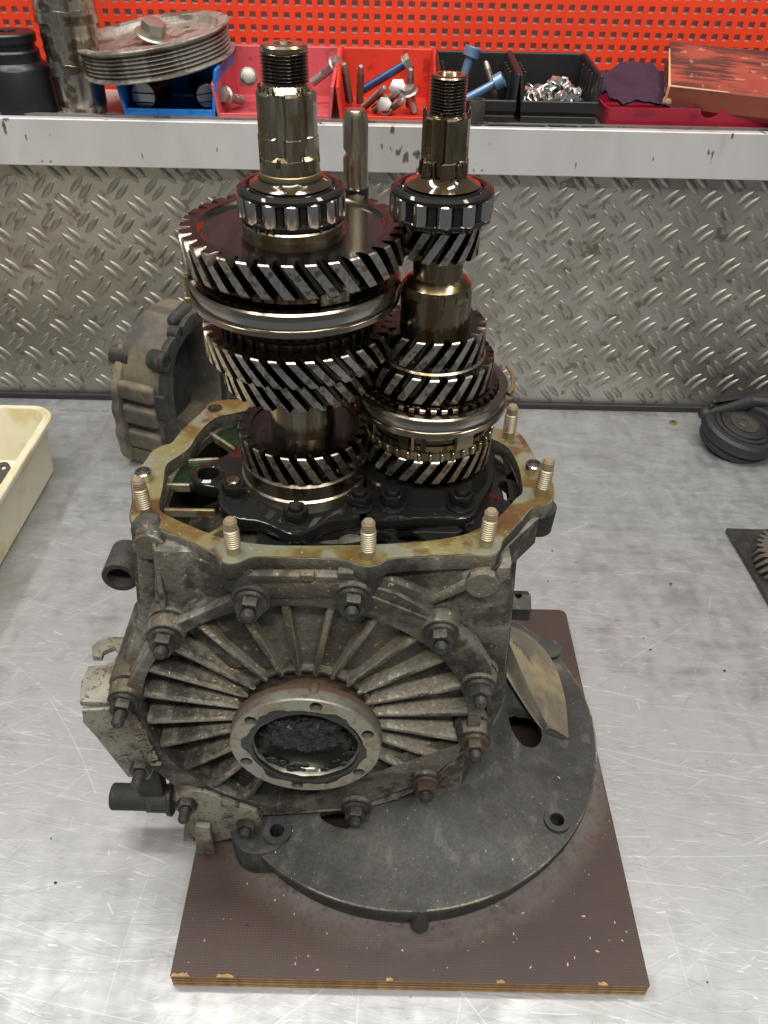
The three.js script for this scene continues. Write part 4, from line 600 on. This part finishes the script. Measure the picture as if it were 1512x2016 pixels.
{
  const t = thing('rubber_mount', 'black rubber mount with a rusty centre lying against the wall at right', 'rubber mount', [463, 0, -916], undefined, false);
  t.rotation.set(0.14, 0, -0.16);
  const p = (g) => at(g, 0, 12, 0);
  part('puck', p(G.lathe([[0, -10], [40, -10], [46, -6], [46, 0], [44, 3], [49, 6], [51, 14], [50, 20], [46, 23], [40, 23.5], [39, 21.5], [38, 21.5], [37, 24], [33, 25], [32, 22], [30, 22], [29.6, 24.6], [26, 26], [0, 26]], 80)), M.rubber, t);
  part('rusty_washer', p(G.lathe([[4, 25.8], [19, 25.8], [19.4, 27], [17, 27.8], [10, 27.6], [9, 28.6], [4.6, 28.6], [4, 27], [0, 26.6]], 48)), M.plateIron, t);
  part('arm', [G.slab(chaikin([[-50, -8], [-40, -38], [10, -70], [110, -96], [150, -60], [60, 10], [30, -30], [-20, -34]], 2), 16, 44, [], 6), G.strut([-46, 30, -18], [120, 62, -78], 9, 14), G.slab(chaikin([[-48, -14], [-30, -42], [40, -72], [170, -110], [170, 10], [60, -10], [30, -34], [-20, -36]], 2), 18, 50, [], 8), G.strut([20, 46, -40], [150, 60, -30], 8, 12)], M.rubber, t);
}
{
  tag(part('steel_plate', G.slab([[397, -730], [700, -726], [700, -430], [414, -430]], 0.3, 6.3, [], 0.6), M.plateIron, scene), 'dark flat steel plate lying on the bench under the loose gear', 'steel plate');
  const t = thing('loose_gear', 'dull brown helical gear lying on the dark steel plate at the right edge', 'gear', [455, 6.6, -662], undefined, false);
  part('gear_body', gear({ N: 34, ro: 50, rt: 44, y0: 0, y1: 22, tw: -0.28, ri: 16, ch: 1 }), M.gearIron, t);
  part('hub', G.lathe([[14, 0], [14, 26], [20, 26], [22, 22.4]], 48), M.gearIron, t);
}
tag(part('brass_washer', at(G.lathe([[2, 0.2], [5.4, 0.2], [5.4, 2], [2, 2.2]], 24), 399, 0, -966), M.brass, scene), 'tiny brass washer lying on the bench near the back wall', 'washer');
{
  seedState = 77; const g = [];
  for (const [x, z] of [[178, -640], [190, -690], [262, -560], [265, -545], [-255, -335], [-240, -300], [230, -240], [310, -640], [-90, -265], [330, -520]]) g.push(new THREE.IcosahedronGeometry(rr(0.6, 1.3), 1).scale(rr(0.7, 1.8), 0.6, rr(0.7, 1.4)).rotateY(rr(0, 6)).translate(x, (x > -137 && x < 185 && z > -583 && z < -231) ? 15.6 : 0.6, z));
  kind(part('crumbs', g, M.crumb, scene), 'stuff');
}

{
  seedState = 91; const g = [];
  for (let k = 0; k < 70; k++) { const on = k % 3, a = rr(0.2, 2.9), q = rr(90, 156); const [x, y, z] = on === 0 ? [rr(-130, 178), 15.3, rr(-300, -236)] : on === 1 ? [20 + q * Math.cos(a), 51.6 - (q - 90) * 0.05, -420 + q * Math.sin(a)] : [rr(-330, 330), 0.4, rr(-600, -180)]; if (on === 1 && q < 126) continue; g.push(G.box(0, 0, 0, rr(0.8, 2.6), 0.5, rr(0.5, 0.9)).rotateY(rr(0, 3)).translate(x, on === 1 ? (q > 144 ? 46.7 : 49) : y, z)); }
  kind(part('wood_splinters', g, M.splinter, scene), 'stuff');
}

// ------------------------------------------------------------------ things on the shelf
const SY = 366.2;
function bin(name, label, cat, mat, x0, x1, zf, zb, h, hf, lip, opt = {}) {       // open-fronted storage bin
  const t = thing(name, label, cat, [(x0 + x1) / 2, SY, (zf + zb) / 2], opt.group), w = 2.4, y = SY + 0.2, side = [[zb, y], [zf, y], [zf + (opt.rake ?? 0), y + hf], [zb + 22, y + h], [zb, y + h]];
  const wall = (x, s) => G.face(side.map(([z, yy]) => [-z, yy]), 0, w, [], 0.5).rotateY(Math.PI / 2).translate(x, 0, 0);
  const taper = opt.taper ?? 6, lean = (g, s) => { const p = g.attributes.position; for (let i = 0; i < p.count; i++) p.setX(i, p.getX(i) + s * taper * (1 - (p.getY(i) - y) / h)); return g; };
  part('side_wall', lean(wall(x0, 1), 1), mat, t); part('side_wall', lean(wall(x1 - w, 1), -1), mat, t);
  part('back_wall', lean(G.box((x0 + x1) / 2, y + h / 2, zb + 1.4, x1 - x0 - 5.4, h - 0.6, 2.4, 0.5), 0), mat, t);
  part('floor', G.box((x0 + x1) / 2, y + 1.6, (zf + zb) / 2, x1 - x0 - 2 * taper, 2.6, zf - zb - 3), mat, t);
  part('front_lip', G.box((x0 + x1) / 2, y + lip / 2, zf - 1.6, x1 - x0 - 2 * taper + 4, lip, 2.8, 0.7), mat, t);
  const rim = []; for (const [x, s] of [[x0 + 1, -1], [x1 - 1, 1]]) { const p = side.slice(2).map(([z, yy]) => [x - s * taper * (1 - (yy - y) / h) + s * 1.2, yy, z]); rim.push(G.strut(p[0], p[1], 2.1, 2.1, 8), G.strut(p[1], p[2], 2.1, 2.1, 8), G.strut([x - s * taper + s, y + 3, zf - 1], p[0], 2.1, 2.1, 8)); }
  rim.push(G.box((x0 + x1) / 2, y + h - 1, zb, x1 - x0 - 4, 4, 5, 1.4));
  part('rim', rim, mat, t);
  if (opt.ribs) part('inner_rib', [0, 1, 2, 3].flatMap((k) => [[x0 + 6, 1], [x1 - 8, -1]].map(([x, s]) => G.box(x, y + h * 0.55, zf - 26 - k * 18, 3, h * 0.8, 3, 0.6))), mat, t);
  if (opt.slot) part('front_step', [G.box((x0 + x1) / 2, y + lip * 0.26, zf + 1.2, x1 - x0 - 2 * taper + 6, lip * 0.42, 4, 1.5), G.box((x0 + x1) / 2, y + lip * 0.82, zf + 1.6, x1 - x0 - 2 * taper + 8, lip * 0.42, 4.6, 1.5)], mat, t);
  return t;
}
bin('storage_bin', 'blue plastic storage bin under the grooved pulley', 'storage bin', M.blue, -312, -197, -1008, -1138, 56, 52, 12, { taper: 8 });
bin('storage_bin', 'pinkish red plastic bin of flange bolts behind the taller threaded shaft', 'storage bin', M.pink, -204, -66, -1008, -1140, 57, 38, 9);
bin('storage_bin', 'bright red plastic bin of rods and bolts in the middle of the shelf', 'storage bin', M.redBin, -64, 50, -1008, -1140, 57, 38, 9);
bin('storage_bin', 'black plastic bin holding blue socket head bolts', 'storage bin', M.blackPlastic, 52, 141, -1010, -1136, 56, 52, 28, { ribs: 1, slot: 1, taper: 5, rake: -8 });
bin('storage_bin', 'black plastic bin holding a heap of shiny zinc nuts', 'storage bin', M.blackPlastic, 144, 234, -1010, -1136, 56, 52, 28, { ribs: 1, slot: 1, taper: 5, rake: -8 });
{
  const t = thing('storage_bin', 'wide crimson plastic bin under the worn red book', 'storage bin', [350, SY, -1075]);
  const R = (g, y) => ringLoop(242 - g, 470 + g, -1140 - g, -1012 + g, 8, y, 5);
  const shell = loft([R(-4, SY + 0.3), R(0, SY + 23), R(-2.4, SY + 23), R(-6, SY + 3)]);
  part('bin_shell', csg(shell, [at(new THREE.CylinderGeometry(12, 12, 12, 32).rotateX(Math.PI / 2), 362, SY + 25, -1013)]), M.crimson, t);
}
function bolt(name, label, cat, group, mat, { r = 4, L = 40, af = 13, hh = 6, flange = 0, cap = 0, headMat = mat, thread = 0.5 }) {
  const t = thing(name, label, cat, [0, 0, 0], group, false);
  part('shank', [G.lathe([[0, 0], [r - 0.8, 0], [r, 0.9], [r, L]], 20), G.thread(r + 0.15, 1, 1 + L * thread, 1.5, 0.7, 20)], mat, t);
  if (cap) part('socket_head', at(G.lathe([[r, 0], [r * 1.75, 0], [r * 1.85, 0.6], [r * 1.85, hh - 0.8], [r * 1.7, hh], [r * 0.9, hh], [r * 0.9, hh - 4], [0, hh - 4]], 32), 0, L, 0), headMat, t);
  else if (af) part('hex_head', [at(G.hex(af, hh, 0, 0.8), 0, L, 0), ...(flange ? [at(G.lathe([[r, 0], [flange, 0], [flange, 1], [flange - 2, 2.4], [r, 2.6]], 32), 0, L - 0.5, 0)] : [])], headMat, t);
  return t;
}
let protos = {};
function put(make, key, [x, y, z], [a, b, c], label, group) {
  let o; if (!protos[key]) o = protos[key] = make(); else { o = protos[key].clone(); o.name = numbered(protos[key].name.replace(/_\d+$/, '')); scene.add(o); o.userData = { ...protos[key].userData }; }
  o.position.set(x / 1000, y / 1000, z / 1000); o.rotation.set(a, b, c); if (label) o.userData.label = label; if (group) o.userData.group = group; return o;
}
// blue bin: slotted pins
const pin = () => { const t = thing('slotted_pin', '', 'pin', [0, 0, 0], 'slotted pins in the blue bin', false); part('pin_body', G.lathe([[0, 0], [13.6, 0], [14.6, 1], [14.6, 46], [0, 46]], 40), M.blackSteel, t); const hd = part('pin_face', G.face(G.circle(0, 0, 14.2, 40), 0, 2.4, [], 0.4).rotateX(-Math.PI / 2).translate(0, 46, 0), M.zinc, t); part('slot', [G.box(0, 48.6, -2.6, 28, 0.7, 1.6), G.box(0, 48.6, 7, 24, 0.7, 1.4)], M.dark, hd); return t; };
put(pin, 'pin', [-276, 387, -1068], [1.52, 0, 0.2], 'largest bright slotted pin facing out of the blue bin');
const p2 = put(pin, 'pin', [-228, 383, -1078], [1.5, 0.1, -0.3], 'smaller dull slotted pin at the right of the blue bin'); p2.scale.setScalar(0.85);
const p3 = put(pin, 'pin', [-244, 386, -1104], [1.2, -0.3, -0.9], 'dark pin lying behind the others in the blue bin'); p3.scale.setScalar(0.7);
// pink bin: flange bolts
const fb = () => bolt('flange_bolt', '', 'bolt', 'flange bolts in the pinkish red bin', M.dullBolt, { r: 5, L: 40, af: 15, hh: 8, flange: 10.5 });
put(fb, 'fb', [-176, 392, -1090], [1.3, 0.3, -0.2], 'upper flange bolt at the left of the pinkish red bin');
put(fb, 'fb', [-180, 377, -1066], [1.25, 0, 0.35], 'lower flange bolt at the left of the pinkish red bin');
put(fb, 'fb', [-96, 382, -1066], [0.4, 0.5, 1.5], 'flange bolt lying across the right side of the pinkish red bin');
put(fb, 'fb', [-98, 392, -1098], [1.1, 0.4, -0.9], 'flange bolt with its shank raised behind the taller shaft');
put(fb, 'fb', [-120, 378, -1078], [1.3, 0, 0], 'flange bolt half hidden behind the taller threaded shaft');
// red bin: studs, rods, bolts
const rodP = () => { const t = thing('threaded_stud', '', 'stud', [0, 0, 0], 'brown studs in the bright red bin', false); part('stud_body', G.thread(4.4, 0, 44, 1.6, 0.7, 20), M.brownBolt, t); part('stud_nose', G.lathe([[0, 0], [3.8, 0], [4, 44], [3.2, 50], [2.4, 52], [0, 52.4]], 20), M.dullBolt, t); return t; };
for (const [x, y, z, a, c, l] of [[-52, 374, -1086, 0.5, 0.1, 'brown stud standing at the far left of the bright red bin'], [-40, 374, -1084, 0.55, -0.05, 'brown stud standing second from the left in the bright red bin'], [-34, 374, -1060, 0.9, -0.5, 'brown stud leaning right in the front left of the bright red bin'], [-22, 373, -1052, 0.9, -0.6, 'brown stud leaning right beside the white bolt head'], [20, 374, -1070, 0.55, 0.0, 'brown stud with a yellowish tip beside the thinner shaft'], [-8, 372, -1048, 1.1, -0.4, 'short stud lying low under the white bolt head']]) put(rodP, 'rod', [x, y, z], [a, 0, c], l);
put(() => bolt('hex_bolt', '', 'bolt', '', M.blueBolt, { r: 5, L: 62, af: 16, hh: 8, flange: 10, headMat: M.dullBolt }), 'bb', [-40, 384, -1094], [0.05, 0, -1.05], 'blue shanked hex bolt lying slanted in the bright red bin', 'loose bolts in the bright red bin');
put(() => bolt('hex_bolt', '', 'bolt', '', M.zinc, { r: 5, L: 30, af: 19, hh: 8 }), 'wb', [2, 386, -1080], [1.25, 0, -0.1], 'bolt with a bright white hex head in the bright red bin', 'loose bolts in the bright red bin');
put(() => bolt('hex_bolt', '', 'bolt', '', M.dullBolt, { r: 5, L: 24, af: 15, hh: 7, flange: 11 }), 'gb', [-3, 373, -1052], [1.15, 0, 0.2], 'grey flange bolt lowest at the front of the bright red bin', 'loose bolts in the bright red bin');
put(() => bolt('hex_bolt', '', 'bolt', '', M.dullBolt, { r: 5, L: 24, af: 15, hh: 7, flange: 11 }), 'gc', [26, 372, -1050], [0.3, 0, 0.3], 'grey flange bolt at the right front of the bright red bin', 'loose bolts in the bright red bin');
// black bins
const sb = () => bolt('socket_bolt', '', 'bolt', 'blue socket head bolts in the black bin', M.blueHead, { r: 5.2, L: 40, cap: 1, hh: 11 });
put(sb, 'sb', [78, 388, -1074], [-0.1, 0, -0.3], 'blue socket head bolt standing upright in the black bin');
put(sb, 'sb', [84, 384, -1056], [0.25, 0, -1.05], 'blue socket head bolt lying on its side in the black bin');
put(rodP, 'rod', [126, 376, -1062], [-0.35, 0, 0.35], 'small round-nosed stud in the black bin of blue bolts', 'loose stud in the black bin');
seedState = 55;
const nutP = () => { const t = thing('zinc_nut', 'shiny zinc hex nut in the loose heap in the black bin', 'nut', [0, 0, 0], 'zinc nuts in the black bin', false); part('nut_body', [G.hex(13, 8, 4, 0.9).translate(0, -4, 0), G.lathe([[4, -4.4], [8.8, -4.4], [8.8, -3.4], [7, -2.4]], 28)], M.zinc, t); return t; };
for (let k = 0; k < 26; k++) { const a = rr(0, 6.28), r = 34 * Math.sqrt(rnd()), x = 189 + r * Math.cos(a), z = -1066 + 0.9 * r * Math.sin(a), y = 386 + 24 * (1 - r / 36) * rr(0.5, 1) + rr(-1, 2); put(nutP, 'nut', [x, y, z], [rr(-1.6, 1.6), rr(0, 6), rr(-1.6, 1.6)]); }
{
  // pulley lying tilted on the blue bin, with a bolt on it
  const t = thing('grooved_pulley', 'grey multi-groove belt pulley lying tilted on the blue bin', 'pulley', [-277, 447, -1066], undefined, false);
  t.rotation.set(0.075, 0, 0.13);
  const pr = [[18, -22], [70, -24], [82, -30], [88, -31], [89, -29.6]];
  for (let k = 0; k < 6; k++) { const y = -28 + k * 4.1; pr.push([85.6, y], [82.4, y + 1.6], [82.4, y + 2.1], [85.8, y + 3.7]); }
  pr.push([86, -3], [89.4, -1.4], [89.6, 0], [88.6, 1], [82, 0.6], [77, -1], [74.4, -6], [72, -8], [20, -8], [18, -10]);
  part('pulley_body', csg(new THREE.LatheGeometry([...pr, pr[0]].map((p) => new THREE.Vector2(...p)), 96), [[0, -40], [54, 8], [30, -42]].map(([x, z]) => at(G.cyl(4.2, 4.2, 60, 20), x, -10, z))), M.pulley, t);
  part('pulley_hub', G.lathe([[0, -12], [19, -12], [19, -8], [0, -8]], 40), M.pulley, t);
  const b = bolt('pulley_bolt', 'large grey hex bolt with a washer standing on the grooved pulley', 'bolt', undefined, M.dullBolt, { r: 6, L: 4, af: 24, hh: 15, flange: 20 });
  b.position.set(-0.275, 0.4415, -1.056); b.rotation.set(0.35, 0.4, -0.32);
}
{
  const s = thing('impact_socket', 'black steel impact socket standing at the left end of the shelf', 'socket', [-433, SY + 0.2, -1040], undefined, false);
  part('socket_body', G.lathe([[0, 0], [38.4, 0], [39.6, 1.2], [37, 46], [35.4, 49], [31, 53], [30, 58], [30.4, 63], [29, 65], [27, 66], [27, 71], [29.6, 72], [30, 80], [28.4, 81.6], [20, 82], [10, 82], [9.4, 80]], 72), M.blackSteel, s);
  part('socket_bore', G.lathe([[0, 70], [9.8, 70], [10.4, 81.8]], 32), M.dark, s);
  const k = thing('impact_socket', 'dark cylinder cut off by the left edge behind the black socket', 'socket', [-498, SY + 0.2, -1112], undefined, false);
  part('socket_body', G.lathe([[0, 0], [26, 0], [27, 1], [27, 70], [25.6, 71.6], [22, 72], [20, 68], [0, 66]], 48), M.blackSteel, k);
  const u = thing('pressing_sleeve', 'tall worn steel tube with crimped bands beside the black socket', 'steel tube', [-364, SY + 0.2, -1042], undefined, false);
  const wob = (pts) => { const g = new THREE.LatheGeometry(pts.map((p) => new THREE.Vector2(...p)), 96), p = g.attributes.position; for (let i = 0; i < p.count; i++) { const x = p.getX(i), z = p.getZ(i), a = (Math.atan2(x, z) / Math.PI + 1) / 2, f = 1 + 0.02 * (fbm(a, p.getY(i) / 220, 9, 9, 3, 801) - 0.5); p.setX(i, x * f); p.setZ(i, z * f); } return toCreasedNormals(g.toNonIndexed(), 0.4); };
  part('tube_body', wob([[24, 0], [26, 1], [26.6, 7], [27.6, 9], [28.6, 44]].concat([[29.6, 58], [30.6, 90], [31.6, 101], [33, 108], [34.6, 160], [34.8, 220], [30, 221]])), M.tubeSteel, u);
  const band = (y0, y1, r) => { const n = 120, pos = [], P = (i, j) => { const a = i / n * 2 * Math.PI, e = (vnoise(i / n * 14, j, 14, 9, 611) - 0.5) * 3.2, y = j < 2 ? y0 + e : y1 + e, q = j === 1 || j === 2 ? r : r - 2; return [q * Math.sin(a), y, q * Math.cos(a)]; }; for (let i = 0; i < n; i++) for (let j = 0; j < 3; j++) { const a = P(i, j), b = P((i + 1) % n, j), c = P((i + 1) % n, j + 1), d = P(i, j + 1); pos.push(...a, ...b, ...c, ...a, ...c, ...d); } const g = new THREE.BufferGeometry(); g.setAttribute('position', new THREE.Float32BufferAttribute(pos, 3)); return toCreasedNormals(g, 0.5); };
  part('crimped_band', band(40, 53, 30.6), M.tubeSteel, u); part('crimped_band', band(92, 105, 33.6), M.tubeSteel, u);
}
{
  const t = thing('casting_bracket', 'black flat casting with a short tube lying under the black bins', 'bracket', [150, SY, -1004]);
  part('flat_foot', G.slab(chaikin([[70, -1040], [92, -990.5], [150, -992], [236, -993], [242, -1000], [236, -1009], [120, -1008.5], [110, -1008.8]], 1), SY + 0.2, SY + 5, [G.circle(176, -999, 4, 16), G.circle(214, -1000, 4, 16)], 1), M.blackPlastic, t);
  part('short_tube', [at(G.lathe([[6, SY + 2], [9, SY + 2], [9.4, SY + 6], [9, SY + 30], [8.6, SY + 31], [6.4, SY + 31], [6.2, SY + 29], [6, SY + 20]], 40), 95, 0, -1000), G.strut([95, SY + 5, -1000], [110, SY + 3, -998], 9, 3)], M.castDark, t);
}
{
  const t = thing('worn_book', 'worn red hardback book smeared with black grease on the crimson bin', 'book', [417, 408, -1062], undefined, false);
  t.rotation.set(0.24, -0.2, 0.0);
  part('cover', [G.box(20, 11, -2, 230, 2.4, 118, 0.8), G.box(20, -11, -2, 230, 2.4, 118, 0.8), ], M.book, t);
  part('spine', G.box(20, 0, 57.6, 230, 24, 3.2, 1.5), M.bookSpine, t);
  part('pages', G.box(22, 0, -4, 222, 19, 110), M.dark, t);
  part('worn_corner', [new THREE.IcosahedronGeometry(5, 2).scale(1.2, 1.5, 0.9).translate(-92, -6, 56), G.strut([-95, 11.6, 56], [-95, 11.2, -40], 1.5, 0.9), G.strut([-95, 11, 58], [-95, -11, 58], 1.6, 1.6), G.strut([-94, 12, 58.6], [-30, 12.2, 59], 1.1, 0.7)], M.bookWorn, t);
}
{
  const n = 40, pos = [], P = (i, j) => { const u = i / n, v = j / n, e = 1 + 0.25 * (vnoise(u * 5, v * 5, 40, 40, 701) - 0.5); const x = mixv(248, 338, u) + 8 * (vnoise(v * 5, 1, 40, 40, 705) - 0.5), z = mixv(-1112, -1018, v), s = Math.sin(u * 2.6 + 0.3); return [x, SY + 26 + 30 * s * (1 - v * 0.8) * e + 14 * (fbm(u, v, 6, 6, 4, 711) - 0.5) - 10 * u * v, z]; };
  for (let i = 0; i < n; i++) for (let j = 0; j < n; j++) { const a = P(i, j), b = P(i + 1, j), c = P(i + 1, j + 1), d = P(i, j + 1), lo = (q) => [q[0], q[1] - 2.4, q[2]]; pos.push(...a, ...c, ...b, ...a, ...d, ...c, ...lo(a), ...lo(b), ...lo(c), ...lo(a), ...lo(c), ...lo(d)); }
  const g = new THREE.BufferGeometry(); g.setAttribute('position', new THREE.Float32BufferAttribute(pos, 3));
  tag(part('rag', toCreasedNormals(g, 1.0), M.cloth, scene), 'dark purple cloth rag crumpled in the crimson bin beside the book', 'rag');
}
renderer.render(scene, camera);
